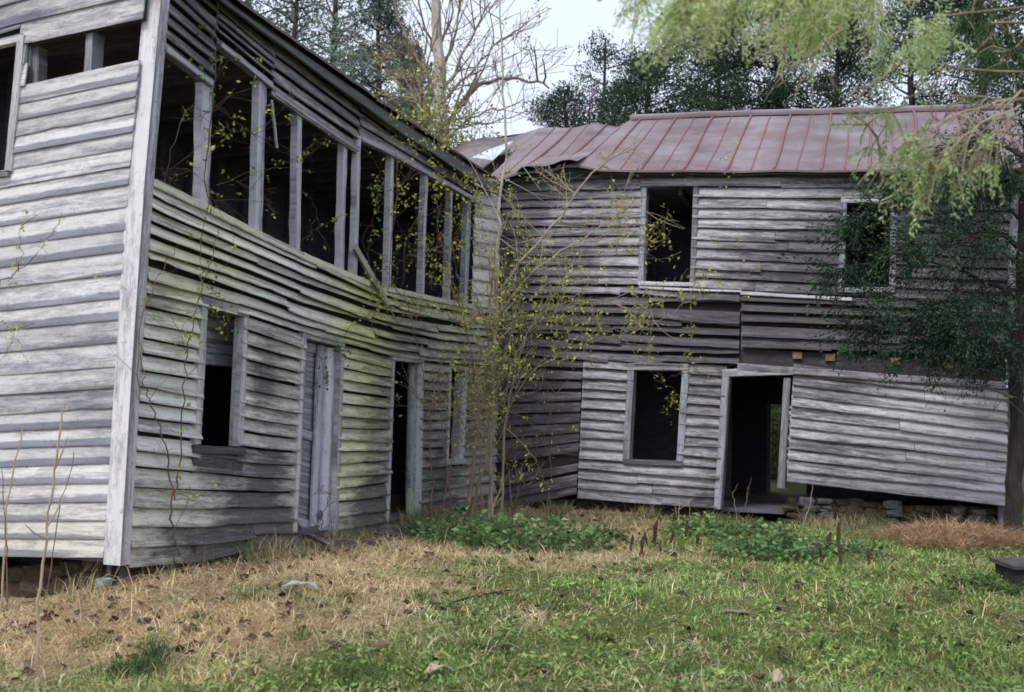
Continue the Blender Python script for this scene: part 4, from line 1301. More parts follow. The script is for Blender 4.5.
scrap(438, 678, [(-.09, .0, .0), (-.05, .05, .05), (.02, .045, .03), (.10, -.01, .02), (.04, -.04, .06), (-.04, -.035, .02)], 'paleleaf', 'large pale dead leaf on the grass at the bottom edge', 'leaf', 'fallen_leaf')
scrap(778, 686, [(-.035, -.02, 0), (-.03, .02, .05), (.01, .03, .07), (.035, .0, .03), (.01, -.03, .01)], 'paleleaf', 'small upright cream coloured leaf at the bottom edge', 'leaf', 'fallen_leaf')
scrap(382, 652, [(-.06, 0, .0), (-.02, .03, .04), (.05, .02, .02), (.06, -.02, .03), (0, -.03, .01)], 'brownleaf', 'rust red dead leaf on the dead grass right of the wide tuft', 'leaf', 'fallen_leaf')
scrap(735, 615, [(-.16, 0, .0), (-.08, .05, .02), (.06, .06, .02), (.17, .01, .0), (.05, -.05, .02), (-.08, -.04, .02)], 'barkpiece', 'flat greyish bark piece on the lawn in the right half', 'bark piece', 'bark_piece', .015)
# teal bucket remnant by the corner
p = on_ground(100, 592)
mb = MB(); prof = [(.055, 0), (.07, .06), (.082, .13), (.075, .13), (.06, .02)]
rings = []
for r_, z_ in prof:
    r_, z_ = r_ * .75, z_ * .8
    rings.append([mb.vert(p + np.array([r_ * math.cos(t) + z_ * .25, r_ * math.sin(t), z_ + .0])) for t in np.linspace(0, 6.2832, 15)[:-1]])
for i in range(len(rings) - 1):
    for k_ in range(14): mb.face(rings[i][k_], rings[i][(k_ + 1) % 14], rings[i + 1][(k_ + 1) % 14], rings[i + 1][k_])
mb.face(*rings[0][::-1]); mb.face(*rings[-1])
tag(mb.build('bucket', M['teal']), 'small faded teal bucket by the corner of the gable end', 'bucket')
# slab at the right edge
pl = on_ground(1013, 588)
r = empty('stone_slab', pl); tag(r, 'low dark slab with paler flat top at the right edge of the lawn', 'slab')
mb = MB()
A = np.array([pl[0] + .02, pl[1], pl[2]])
for (x0, x1, y0, y1, z0, z1, nm, mt) in ((0, 1.25, 0, .55, -.05, .165, 'base', 'bark'), (-.03, 1.3, -.05, .6, .166, .20, 'top', 'stone')):
    mb = MB(); ids = []
    for zz in (z0, z1):
        for (xx, yy) in ((x0, y0), (x0 + .6, y0 - .02), (x1, y0), (x1, y1), (x0 + .6, y1), (x0 + .08, y1)):
            ids.append(mb.vert(A + np.array([xx, yy, zz + xx * .04 + random.uniform(-.012, .012)])))
    mb.face(*ids[:6][::-1]); mb.face(*ids[6:])
    for i in range(6): mb.face(ids[i], ids[(i + 1) % 6], ids[6 + (i + 1) % 6], ids[6 + i])
    mb.build(nm, M[mt], r)

# threshold stones / rubble at the doors and corner
def rubble(pxs, s, label, name='rubble_stone', cat='stone', group=None):
    for i, (x, y) in enumerate(pxs):
        p = on_ground(x, y); mb = MB()
        k_ = random.uniform(.8, 1.25) * s
        stone(mb, np.array([p[0], p[1], p[2] + k_ * .25]), k_ * 1.2, k_ * .8, k_ * .5)
        tag(mb.build(name, M['stone']), label, cat, group)
rubble([(398, 538)], .19, 'flat grey step stone before the dark second doorway', 'step_stone')
rubble([(428, 540), (345, 548), (372, 546)], .09, 'small dark stone lying at the foot of the near wall', group='stones at the foot of the near wall')
mb = MB()
for (a, b) in (((285, 552), (325, 538)), ((292, 540), (330, 556))):
    p, q = on_ground(*a), on_ground(*b)
    stem(mb, [p + np.array([0, 0, .05]), (p + q) / 2 + np.array([0, .0, .12]), q + np.array([0, 0, .10])], .035, .03, 4, 4)
tag(mb.build('rotten_threshold', M['darkwood']), 'rotten dark boards collapsed under the shuttered doorway', 'boards')
# ================================================================== woody plants
def branch_out(mb, p, d, L, r, lvl, tips, spread=.55, up=.15, kids=(2, 4), shrink=.62, wob=.16, minr=.0025, sides=(7, 5, 4, 3)):
    n = max(3, int(5 - lvl))
    pts = [p]; dd = norm(d)
    for i in range(n):
        dd = norm(dd + np.array([random.gauss(0, wob), random.gauss(0, wob), random.gauss(0, wob * .6) + up * .25]))
        pts.append(pts[-1] + dd * L / n)
    rs = [max(minr, r * (1 - .55 * i / n)) for i in range(n + 1)]
    tube(mb, pts, rs, sides[min(lvl, len(sides) - 1)], .05)
    tips.append((pts, lvl))
    return pts, dd, rs

def grow(mb, p, d, L, r, lvl, maxlvl, tips, **kw):
    pts, dd, rs = branch_out(mb, p, d, L, r, lvl, tips, **{k: v for k, v in kw.items() if k in ('up', 'wob', 'minr', 'sides')})
    if lvl >= maxlvl: return
    n = random.randint(*kw.get('kids', (2, 4)))
    for i in range(n):
        k = random.randint(max(1, len(pts) // 3), len(pts) - 1)
        t = norm(pts[k] - pts[k - 1])
        s = kw.get('spread', .7)
        nd = norm(t + np.array([random.gauss(0, s), random.gauss(0, s), random.gauss(kw.get('up', .15), s * .7)]))
        grow(mb, pts[k], nd, L * kw.get('shrink', .62) * random.uniform(.7, 1.2), rs[k] * .6, lvl + 1, maxlvl, tips, **kw)

def spray(C, D, base, dirs, n, spread, droop=.0):
    for i in range(n):
        C.append(base + rng.normal(size=3) * spread)
        D.append(dirs + rng.normal(size=3) * .55 - np.array([0, 0, droop]))

def evergreen(px, base_py, Y, top_py, Rpx, label, base, alt, trunk=True, n_limb=46, leaves=13000, leaf=.17, crown_from=.4, shape=1.0, gap=.35, mat='bark', name='evergreen_tree', seed=0, group='evergreens behind the house', tilt=0.0):
    """irregular cedar-like tree: trunk, many limbs, foliage sprays along the outer half of the limbs"""
    random.seed(seed + 100)
    b = at(px, 450, Y); bz = gz(b[0], b[1]); top = at(px, top_py, Y)
    Hh = top[2] - bz; R = Rpx * 1.35 / FPX * Y
    bp = np.array([b[0], b[1], bz])
    r = empty(name, bp); tag(r, label, 'tree', group)
    mb = MB()
    tp = [bp + np.array([random.gauss(0, .06) + tilt * t * Hh, random.gauss(0, .06), t * Hh]) for t in np.linspace(0, 1, 9)]
    tube(mb, tp, [max(.02, .018 * Hh * (1 - .9 * t)) for t in np.linspace(0, 1, 9)], 7, .08)
    C, D, S = [], [], []
    per = leaves // (n_limb * 7)
    for i in range(n_limb):
        t = crown_from + (1 - crown_from) * ((i + random.random()) / n_limb) ** .7
        p = bp + (tp[-1] - bp) * t
        k = min(8, int(t * 8)); p = tp[k] + (tp[min(k + 1, 8)] - tp[k]) * (t * 8 - k)
        tt = (t - crown_from) / (1 - crown_from)
        prof = (1 - tt ** 5 * .85) * random.uniform(.4, 1.2)
        az = i * 2.4 + random.gauss(0, .4)
        L = R * prof
        d = np.array([math.cos(az), math.sin(az), random.uniform(.05, .6)])
        pts = [p]; dd = norm(d)
        for q in range(5):
            dd = norm(dd + rng.normal(size=3) * .16 + np.array([0, 0, .05]))
            pts.append(pts[-1] + dd * L / 5)
        tube(mb, pts, [max(.012, .004 * Hh * (1 - q / 6) * (1 - .5 * t)) for q in range(6)], 4)
        for q in range(2, 6):
            m = 2 if q < 5 else 3
            for w in range(m):
                if random.random() < gap * .5: continue
                sd = norm(pts[q] - pts[q - 1] + rng.normal(size=3) * .7)
                cc = pts[q] + sd * L * random.uniform(.03, .16)
                sp = .05 * R + .11
                tone = random.uniform(.6, 1.35)
                for z in range(per):
                    C.append(cc + np.clip(rng.normal(size=3), -1.35, 1.35) * sp * np.array([1, 1, .7])); D.append(sd + rng.normal(size=3) * .45); S.append(tone)
    mb.build('trunk', M[mat], r)
    C = np.array(C); D = np.array(D); S = np.array(S)
    col = np.clip(colvar(len(C), base, .2, alt, .25) * S[:, None], .004, .8)
    leaf_mesh('crown', C, D, leaf * (.6 + .8 * rng.random(len(C))), leaf * .36 * (.7 + .6 * rng.random(len(C))), col, M['needle'], r, .4)
    return r

# behind the near wing, haze painted into the pale foliage colours
BG1, BG1b = (.19, .235, .205), (.27, .31, .25)
evergreen(272, 200, 27, -60, 62, 'loose grey-green evergreen above the near end of the left roof', BG1, BG1b, leaves=8000, leaf=.12, seed=1, gap=1.0, n_limb=54)
evergreen(362, 200, 25, -30, 56, 'dense blue-green evergreen with rounded top behind the left roof', (.14, .20, .175), (.22, .28, .235), leaves=17000, leaf=.12, seed=2, gap=.45, n_limb=60, crown_from=.25)
evergreen(315, 200, 30, -90, 66, 'tall pale evergreen rising behind two others over the left roof', BG1, BG1b, leaves=8000, leaf=.12, seed=3, gap=1.1, n_limb=54)
evergreen(225, 200, 29, -120, 60, 'evergreen mostly hidden by the fascia of the near wing', BG1, BG1b, leaves=10000, leaf=.18, seed=4, gap=.6)
evergreen(398, 200, 32, 48, 34, 'small low evergreen left of the white-barked bare tree', (.085, .125, .105), BG1b, leaves=6000, leaf=.2, seed=5)
# behind the far wing
DK, DKb = (.042, .072, .042), (.085, .12, .06)
evergreen(585, 200, 24, 38, 46, 'open dark evergreen with a thin leaning top left of the far ridge', (.038, .062, .052), (.07, .10, .065), leaves=11000, leaf=.085, seed=6, gap=.95, n_limb=34, crown_from=.2, tilt=.03)
evergreen(560, 200, 26, 92, 40, 'low bushy evergreen above the torn end of the rusty roof', (.045, .072, .055), (.08, .11, .065), leaves=15000, leaf=.085, seed=7)
evergreen(640, 200, 22, 64, 62, 'dark evergreen behind the left start of the ridge cap', DK, DKb, leaves=22000, leaf=.085, seed=8, crown_from=.45)
evergreen(712, 200, 23, 30, 72, 'dense dark evergreen in the middle above the far roof', DK, DKb, leaves=26000, leaf=.085, seed=9, crown_from=.45, n_limb=60)
evergreen(775, 200, 24, -20, 60, 'tall dark evergreen with bare trunk showing over the far roof', DK, DKb, leaves=24000, leaf=.085, seed=10, crown_from=.45, gap=.45)
evergreen(838, 200, 23, 0, 58, 'dark evergreen partly behind the pale hanging sprays', DK, DKb, leaves=20000, leaf=.085, seed=11, gap=.5, crown_from=.45)
evergreen(915, 200, 25, -40, 64, 'dark evergreen behind the right part of the roof ridge', DK, DKb, leaves=20000, leaf=.09, seed=12, gap=.5, crown_from=.45)
evergreen(990, 200, 22, -60, 66, 'darkest tall evergreen at the upper right edge', (.026, .05, .034), (.05, .085, .045), leaves=22000, leaf=.09, seed=13, gap=.5, crown_from=.2)
evergreen(1075, 200, 24, -60, 80, 'evergreen standing beyond the right edge of the far wing', DK, DKb, leaves=12000, leaf=.16, seed=14)
evergreen(1040, 200, 30, 230, 70, 'low green bushy evergreen beyond the right corner of the house', (.07, .11, .05), (.11, .16, .07), leaves=9000, leaf=.2, seed=15, crown_from=.05)
# green thicket seen through the far doorway
pth = FR.P(FR.uv(778, 450, -8.5)[0], 0, -8.5)
r = empty('shrub', (pth[0], pth[1], gz(pth[0], pth[1]))); tag(r, 'green shrub seen through the far doorway and out the back', 'shrub')
n = 3500
C = np.array([pth[0], pth[1], gz(pth[0], pth[1]) + 1.1]) + rng.normal(size=(n, 3)) * np.array([.8, .5, .6])
leaf_mesh('leaves', C, rng.normal(size=(n, 3)), .10, .06, colvar(n, (.10, .17, .05), .3, (.18, .26, .08), .3), M['leaf'], r)
mb = MB()
for i in range(5): stem(mb, [np.array([pth[0], pth[1], gz(pth[0], pth[1])]), np.array([pth[0] + random.gauss(0, .3), pth[1] + random.gauss(0, .2), gz(pth[0], pth[1]) + .9]), np.array([pth[0] + random.gauss(0, .6), pth[1] + random.gauss(0, .3), 1.9])], .02, .006)
mb.build('stem', M['bark_tan'], r)

# bare white-barked tree
random.seed(5)
Yb = 22.0
bb = at(438, 450, Yb); bb[2] = gz(bb[0], bb[1])
r = empty('bare_tree', bb); tag(r, 'bare pale-barked tree with spreading limbs behind the left roof end', 'tree')
mb = MB()
P = [bb, at(441, 250, Yb), at(441, 150, Yb), at(440, 88, Yb), at(437, 30, Yb), at(434, -60, Yb), at(438, -160, Yb)]
stem(mb, P, .24, .05, 5, 8, .01)
tr = mb.build('trunk', M['bark_pale'], r)
mb = MB(); tips = []
limbs = [([(440, 90), (420, 60), (403, 30), (392, -10)], .055), ([(440, 88), (446, 60), (455, 30), (462, -20)], .05), ([(440, 92), (455, 72), (470, 40), (490, 0)], .05), ([(440, 130), (458, 108), (478, 86), (500, 79), (522, 80), (550, 85)], .075), ([(440, 125), (425, 105), (400, 97), (378, 108)], .05), ([(440, 112), (450, 92), (475, 70), (500, 40)], .045), ([(440, 60), (425, 30), (420, -20)], .04), ([(441, 100), (428, 76), (412, 58), (396, 54), (378, 62)], .04), ([(440, 140), (470, 118), (500, 108), (525, 100)], .03), ([(440, 50), (450, 20), (452, -30)], .04), ([(440, 135), (452, 128), (480, 124), (510, 118), (540, 108)], .025), ([(436, 20), (425, -10), (410, -40)], .03)]
for pxs, rr in limbs:
    pts = [at(x, y, Yb + i * random.uniform(-.25, .25)) for i, (x, y) in enumerate(pxs)]
    PP = stem(mb, pts, rr, rr * .3, 4, 5, .03)
    for j in range(7):
        k = random.randint(2, len(PP) - 1); t = norm(PP[k] - PP[k - 1])
        grow(mb, PP[k], norm(t + rng.normal(size=3) * .55 + np.array([0, 0, .35])), random.uniform(.7, 1.6), rr * .35, 1, 3, tips, minr=.006, kids=(2, 3), wob=.14)
mb.build('limbs', M['bark_tan'], r)
C, D = [], []
for pts, lv in tips:
    if random.random() < .10:
        for j in range(3): C.append(pts[-1] + rng.normal(size=3) * .08); D.append(rng.normal(size=3))
C = np.array(C); leaf_mesh('buds', C, np.array(D), .08, .05, colvar(len(C), (.30, .20, .13), .2, (.36, .36, .12), .3), M['leaf'], r)
# pale shrubbery crown under it, just over the eave
def shrub_far(px, py, Y, sx, sz, n, base, alt, label, leaf=.1):
    c = at(px, py, Y); g0 = gz(c[0], c[1])
    r = empty('young_tree', (c[0], c[1], g0)); tag(r, label, 'tree', None)
    mb = MB(); tips = []
    stem(mb, [np.array([c[0], c[1], g0]), np.array([c[0] + .1, c[1], (g0 + c[2]) / 2]), c], .07, .025, 4, 5, .02)
    for j in range(16): grow(mb, c + np.array([0, 0, -sz * random.random() * 1.2]), rng.normal(size=3) + np.array([0, 0, .7]), sz * .9, .018, 1, 3, tips, minr=.005, kids=(2, 3))
    mb.build('trunk', M['bark_tan'], r)
    C = []; D = []
    for pts, lv in tips:
        for q in pts[1:]:
            for j in range(max(1, n // (len(tips) * 4))): C.append(q + rng.normal(size=3) * .10); D.append(rng.normal(size=3))
    C = np.array(C); leaf_mesh('crown', C, np.array(D), leaf * (.6 + .7 * rng.random(len(C))), leaf * .6, colvar(len(C), base, .25, alt, .4), M['leaf'], r)
shrub_far(442, 118, 20, .6, 1.0, 1600, (.22, .25, .12), (.34, .34, .10), 'young tree with pale spring leaves above the end of the left roof', .085)
shrub_far(425, 100, 19, .5, .8, 500, (.36, .36, .08), (.28, .30, .10), 'thin sapling with yellow buds over the left eave', .06)

# redbud sprig over the torn roof
Yr = 18.6
b = at(588, 450, Yr); b[2] = gz(b[0], b[1])
r = empty('redbud_sapling', b); tag(r, 'thin redbud sapling with magenta blossom showing over the torn roof end', 'sapling')
mb = MB(); tips = []
P = stem(mb, [b, at(590, 250, Yr), at(591, 150, Yr), at(589, 112, Yr), at(593, 98, Yr)], .03, .008, 4, 5)
for j in range(6): grow(mb, P[-3 - j % 3], rng.normal(size=3) + np.array([0, 0, .5]), .2, .006, 2, 3, tips, minr=.004)
mb.build('trunk', M['bark'], r)
C = []
for pts, lv in tips:
    for q in pts:
        for j in range(4): C.append(q + rng.normal(size=3) * .03)
C = np.array(C)[::2]; leaf_mesh('blossom', C, rng.normal(size=(len(C), 3)), .035, .025, colvar(len(C), (.24, .12, .25), .25), M['leaf'], r)

# ================================================================== saplings and brush in the inner corner
YG, YG2, YG3 = (.50, .50, .09), (.36, .42, .09), (.45, .42, .10)
def sapling(stems, label, mat='bark_tan', twig_n=10, twig_L=.6, leafn=0, lm=1.15, leaf=.045, cat='sapling', name='sapling', kids=(1, 3), leaf_from=.35, up=.25, col=YG, alt=YG2, maxlvl=3, spread=.6, cluster=.05, group=None):
    """stems: list of (list of (px,py,Y), r0, r1); first point is put on the ground when it is low"""
    p0 = at(*stems[0][0][0])
    r = empty(name, (p0[0], p0[1], gz(p0[0], p0[1]))); tag(r, label, cat, group)
    mb = MB(); tips = []
    for pxs, r0, r1 in stems:
        pts = [at(*q) for q in pxs]
        P = stem(mb, pts, r0 * .72, r1 * .72, 5, 6, .016)
        tips.append((P[int(len(P) * leaf_from):], 1)); 
        for j in range(int(twig_n * 1.7)):
            k = random.randint(max(1, int(len(P) * leaf_from * .8)), len(P) - 1); t = norm(P[k] - P[k - 1])
            grow(mb, P[k], norm(t * .6 + rng.normal(size=3) * spread), twig_L * random.uniform(.5, 1.2), max(.004, r1 * .8), 1, maxlvl, tips, minr=.0022, kids=kids, up=up, wob=.13)
    mb.build('trunk', M[mat], r)
    if leafn:
        C = []; D = []
        nodes = [q for pts, lv in tips for q in pts[1:]]
        for j in range(int(leafn * lm)):
            q = nodes[random.randrange(len(nodes))]
            c = q + rng.normal(size=3) * cluster
            for z in range(random.randint(1, 3)): C.append(c + rng.normal(size=3) * .02); D.append(rng.normal(size=3) + np.array([0, 0, .3]))
        C = np.array(C); leaf_mesh('leaves', C, np.array(D), leaf * (.35 + 1.4 * rng.random(len(C)) ** 1.5), leaf * .6 * (.45 + 1.0 * rng.random(len(C))), colvar(len(C), col, .25, alt, .45), M['leaf'], r)
    return r
random.seed(77)
sapling([([(489, 518, 13.6), (491, 420, 13.6), (494, 330, 13.6), (498, 250, 13.5), (502, 190, 13.4), (505, 110, 13.3), (500, 20, 13.2), (498, -60, 13.2)], .042, .010)], 'tallest slender pale sapling rising past the roof valley', 'bark_pale', 8, .8, 70, leaf_from=.3)
sapling([([(466, 522, 13.2), (474, 460, 13.2), (484, 400, 13.1), (489, 330, 13.0), (492, 270, 13.0)], .05, .014), ([(470, 520, 13.2), (486, 450, 13.15), (492, 380, 13.1), (494, 300, 13.0)], .035, .01)], 'brown forked sapling leaning right in front of the narrow window', 'bark_tan', 10, .55, 230, leaf_from=.5)
sapling([([(494, 300, 13.3), (520, 262, 13.2), (560, 215, 13.1), (600, 165, 13.0), (634, 148, 12.9)], .026, .009), ([(493, 318, 13.3), (540, 268, 13.4), (590, 235, 13.4), (632, 205, 13.4)], .019, .006), ([(492, 520, 13.3), (492, 420, 13.3), (493, 330, 13.3), (494, 298, 13.3)], .022, .017)], 'arching sapling whose long thin branches sweep up over the far wall', 'twig', 10, .7, 190, leaf_from=.15)
sapling([([(500, 520, 13.0), (505, 440, 13.0), (515, 370, 12.9), (540, 315, 12.9), (590, 300, 12.8), (650, 312, 12.7)], .024, .007), ([(502, 400, 13.0), (530, 330, 12.9), (575, 270, 12.8), (640, 250, 12.7)], .012, .004), ([(503, 420, 13.0), (530, 375, 12.9), (580, 345, 12.9), (640, 330, 12.8), (690, 300, 12.8)], .011, .004)], 'bush of yellow-green leaves spreading sideways over the inner corner', 'bark_tan', 14, .6, 620, leaf=.05, leaf_from=.3, cluster=.07)
sapling([([(482, 520, 12.6), (480, 430, 12.6), (470, 350, 12.5), (455, 290, 12.4), (440, 235, 12.3)], .016, .005), ([(482, 440, 12.6), (500, 370, 12.5), (520, 300, 12.5), (528, 240, 12.4)], .012, .004)], 'thin yellow-leaved brush in front of the end of the near wing', 'vine', 12, .5, 430, leaf=.045, leaf_from=.35, cluster=.06)
sapling([([(430, 530, 12.3), (432, 470, 12.3), (428, 420, 12.2), (422, 360, 12.2), (405, 300, 12.1)], .014, .005), ([(440, 528, 12.3), (447, 470, 12.2), (440, 410, 12.2), (430, 370, 12.1)], .012, .004), ([(452, 528, 12.5), (450, 480, 12.4), (455, 420, 12.4), (470, 360, 12.4)], .012, .004)], 'bare thin-stemmed brush between the second doorway and narrow window', 'vine', 7, .45, 130, leaf=.04, leaf_from=.5)
sapling([([(515, 530, 13.4), (508, 470, 13.4), (502, 430, 13.3), (498, 370, 13.3)], .016, .006), ([(556, 528, 13.8), (540, 470, 13.6), (515, 430, 13.5), (500, 400, 13.4)], .013, .006), ([(548, 530, 13.6), (550, 470, 13.5), (545, 430, 13.5), (556, 395, 13.4)], .009, .004), ([(515, 532, 13.5), (517, 480, 13.5), (511, 440, 13.5)], .012, .006)], 'bare crooked saplings before the dark recessed wall', 'vine', 6, .4, 30, leaf_from=.4)
sapling([([(322, 548, 10.6), (321, 530, 10.6), (326, 505, 10.6), (332, 490, 10.6)], .009, .004)], 'little bare seedling before the shuttered door', 'vine', 4, .25, 0)
# sapling outside the frame whose twigs reach in on the left
sapling([([(-40, 640, 6.9), (-36, 420, 6.9), (-30, 250, 6.9)], .02, .008), ([(-34, 330, 6.9), (0, 286, 6.9), (22, 270, 6.9), (48, 240, 6.9), (62, 215, 6.9)], .006, .003), ([(19, 272, 6.9), (21, 245, 6.9), (22, 217, 6.9)], .004, .002), ([(-30, 330, 6.9), (0, 322, 6.9), (13, 337, 6.9), (27, 362, 6.9)], .005, .002), ([(-30, 400, 6.9), (0, 360, 6.9), (16, 330, 6.9)], .004, .002)], 'thin budding sapling reaching in from the left over the gable end', 'vine', 1, .12, 26, leaf=.03, maxlvl=1, cluster=.012)

# vines on the near wing
def vine(stems, label, leafn, F=FL, d=.07, leaf=.055, twigs=4, twig_L=.5, mat='vine', col=YG, alt=YG2, cluster=.05, name='climbing_vine', sag=0.0):
    q0 = stems[0][0]
    first = [F.P(*F.uv(x, y, d), d) for x, y in q0[:1]][0]
    r = empty(name, first); tag(r, label, 'vine')
    mb = MB(); tips = []
    for (pxs, r0, r1) in stems:
        pts = [F.P(*F.uv(x, y, d), d + random.uniform(-.01, .05)) for x, y in pxs]
        P = stem(mb, pts, r0 * .65, r1 * .7, 5, 5, .012)
        tips.append((P, 1))
        for j in range(twigs):
            k = random.randint(2, len(P) - 1); t = norm(P[k] - P[k - 1])
            grow(mb, P[k], norm(t * .5 + rng.normal(size=3) * .6 + F.n * .3), twig_L * random.uniform(.4, 1.2), max(.0025, r1 * .6), 2, 3, tips, minr=.0016, kids=(1, 2), up=-.1, wob=.22)
    mb.build('stem', M[mat], r)
    if leafn:
        nodes = [q for pts, lv in tips for q in pts[1:]]; C = []; D = []
        for j in range(leafn):
            c = nodes[random.randrange(len(nodes))] + rng.normal(size=3) * cluster
            for z in range(random.randint(1, 3)): C.append(c + rng.normal(size=3) * .02); D.append(rng.normal(size=3))
        C = np.array(C); leaf_mesh('leaves', C, np.array(D), leaf * (.5 + .8 * rng.random(len(C))), leaf * .65 * (.6 + .6 * rng.random(len(C))), colvar(len(C), col, .25, alt, .45), M['leaf'], r)
    return r
vine([([(176, 556), (171, 520), (166, 470), (158, 430), (147, 400), (138, 375), (136, 330)], .014, .005), ([(136, 400), (140, 330), (150, 290), (165, 258), (174, 248)], .009, .003)], 'bare red-brown vine stem climbing beside the corner board', 6, twigs=3, twig_L=.35)
vine([([(171, 500), (177, 470), (180, 400), (184, 345), (196, 300), (207, 268), (213, 230)], .011, .005), ([(184, 350), (170, 320), (150, 300)], .005, .002)], 'bare brown vine climbing left of the lower window to the sill', 34, twigs=3, twig_L=.35, leaf=.05)
VG, VG2 = (.15, .24, .05), (.30, .36, .06)
vine([([(206, 215), (209, 150), (213, 90), (216, 40), (217, -10)], .010, .004), ([(206, 200), (200, 250), (208, 290)], .006, .002)], 'green-leaved vine running up the first post of the upper windows', 95, d=.09, col=VG, alt=VG2, leaf=.05, twigs=6)
vine([([(160, 200), (172, 150), (185, 110), (205, 100), (235, 118)], .006, .003), ([(165, 195), (178, 170), (195, 178), (215, 200)], .005, .002), ([(215, 185), (235, 182), (255, 190)], .005, .002), ([(212, 105), (230, 120), (250, 135)], .004, .002)], 'tangled thin vine hanging in the first upper openings', 55, d=-.05, twigs=6, twig_L=.7, leaf=.05, col=VG2, alt=YG)
vine([([(385, 290), (392, 230), (393, 170), (389, 130), (380, 95)], .008, .004), ([(390, 140), (420, 150), (455, 178), (475, 195)], .007, .003), ([(385, 100), (410, 118), (445, 150), (480, 180)], .006, .003)], 'yellow-leaved vine hanging over the eave of the near wing', 330, d=.36, twigs=13, twig_L=.6, leaf=.055, cluster=.08)
vine([([(400, 285), (405, 240), (425, 215), (450, 210)], .006, .003), ([(430, 290), (436, 250), (440, 215), (462, 205)], .006, .003), ([(455, 300), (450, 260), (460, 225)], .006, .003), ([(362, 280), (368, 250), (372, 220), (370, 190)], .005, .002)], 'green tangle of vine filling the far upper openings', 250, d=.02, twigs=10, twig_L=.6, leaf=.055, col=VG, alt=YG, cluster=.08)
vine([([(300, 240), (318, 225), (308, 200), (300, 190)], .004, .002), ([(305, 150), (312, 145), (309, 155)], .003, .002)], 'wisp of vine in the middle upper opening', 16, d=.0, twigs=3, twig_L=.4, leaf=.05, col=VG2)
vine([([(300, 345), (312, 352), (325, 358), (336, 350)], .005, .003)], 'small leafy vine hanging over the head of the shuttered door', 34, d=.05, twigs=4, twig_L=.22, leaf=.05, col=(.09, .14, .05), alt=VG)
vine([([(345, 335), (365, 315), (390, 305), (420, 310)], .006, .003), ([(370, 330), (375, 300), (372, 270)], .005, .002)], 'yellow-green creeper spread over the siding above the second doorway', 120, d=.08, twigs=7, twig_L=.45, leaf=.05, cluster=.07)
vine([([(670, 378), (685, 370), (700, 372)], .004, .002), ([(655, 380), (672, 388), (676, 398)], .004, .002)], 'yellow leafy sprig hanging at the head of the lower far window', 60, F=FR, d=.12, twigs=4, twig_L=.3, leaf=.05)
vine([([(640, 178), (690, 180), (740, 176)], .004, .002), ([(735, 320), (742, 300), (738, 240)], .004, .002)], 'sparse yellow-leaved vine trailing along the upper far wall', 40, F=FR, d=.12, twigs=5, twig_L=.5, leaf=.055)
# ================================================================== cedar at the right corner of the house
def cedar_limbs(r, limbs, leafn, base, alt, leaf, cluster, droop, twig_L, twig_n, mat, name='limbs', deadfrac=0.0, r0=.03, skip=.2, tipdir=None):
    mb = MB(); C, D, S = [], [], []
    for pxs in limbs:
        pts = [at(*q) for q in pxs]
        P = stem(mb, pts, r0 * random.uniform(.7, 1.1), .006, 5, 5, .015)
        for j in range(twig_n):
            k = random.randint(int(len(P) * skip), len(P) - 1); t = norm(P[k] - P[max(k - 1, 0)])
            d = norm(t * .8 + rng.normal(size=3) * .55 - np.array([0, 0, droop]))
            q = [P[k]]
            L = twig_L * random.uniform(.4, 1.2)
            for z in range(4):
                d = norm(d + rng.normal(size=3) * .12 - np.array([0, 0, droop * .35]))
                q.append(q[-1] + d * L / 4)
            tube(mb, q, [.007, .0055, .004, .003, .002], 4)
            if random.random() < deadfrac: continue
            tone = random.uniform(.65, 1.3)
            for z in range(1, 5):
                for w in range(leafn):
                    dd = norm(d + rng.normal(size=3) * .45 - np.array([0, 0, droop * .4]))
                    C.append(q[z] + dd * abs(random.gauss(0, cluster)) + rng.normal(size=3) * cluster * .35); D.append(dd); S.append(tone)
    mb.build(name, M[mat], r)
    C = np.array(C); D = np.array(D); S = np.array(S)[:, None]
    leaf_mesh('crown', C, D, leaf * (.6 + .8 * rng.random(len(C))), leaf * .33 * (.7 + .7 * rng.random(len(C))), np.clip(colvar(len(C), base, .2, alt, .3) * S, .004, .8), M['needle'], r, .4)

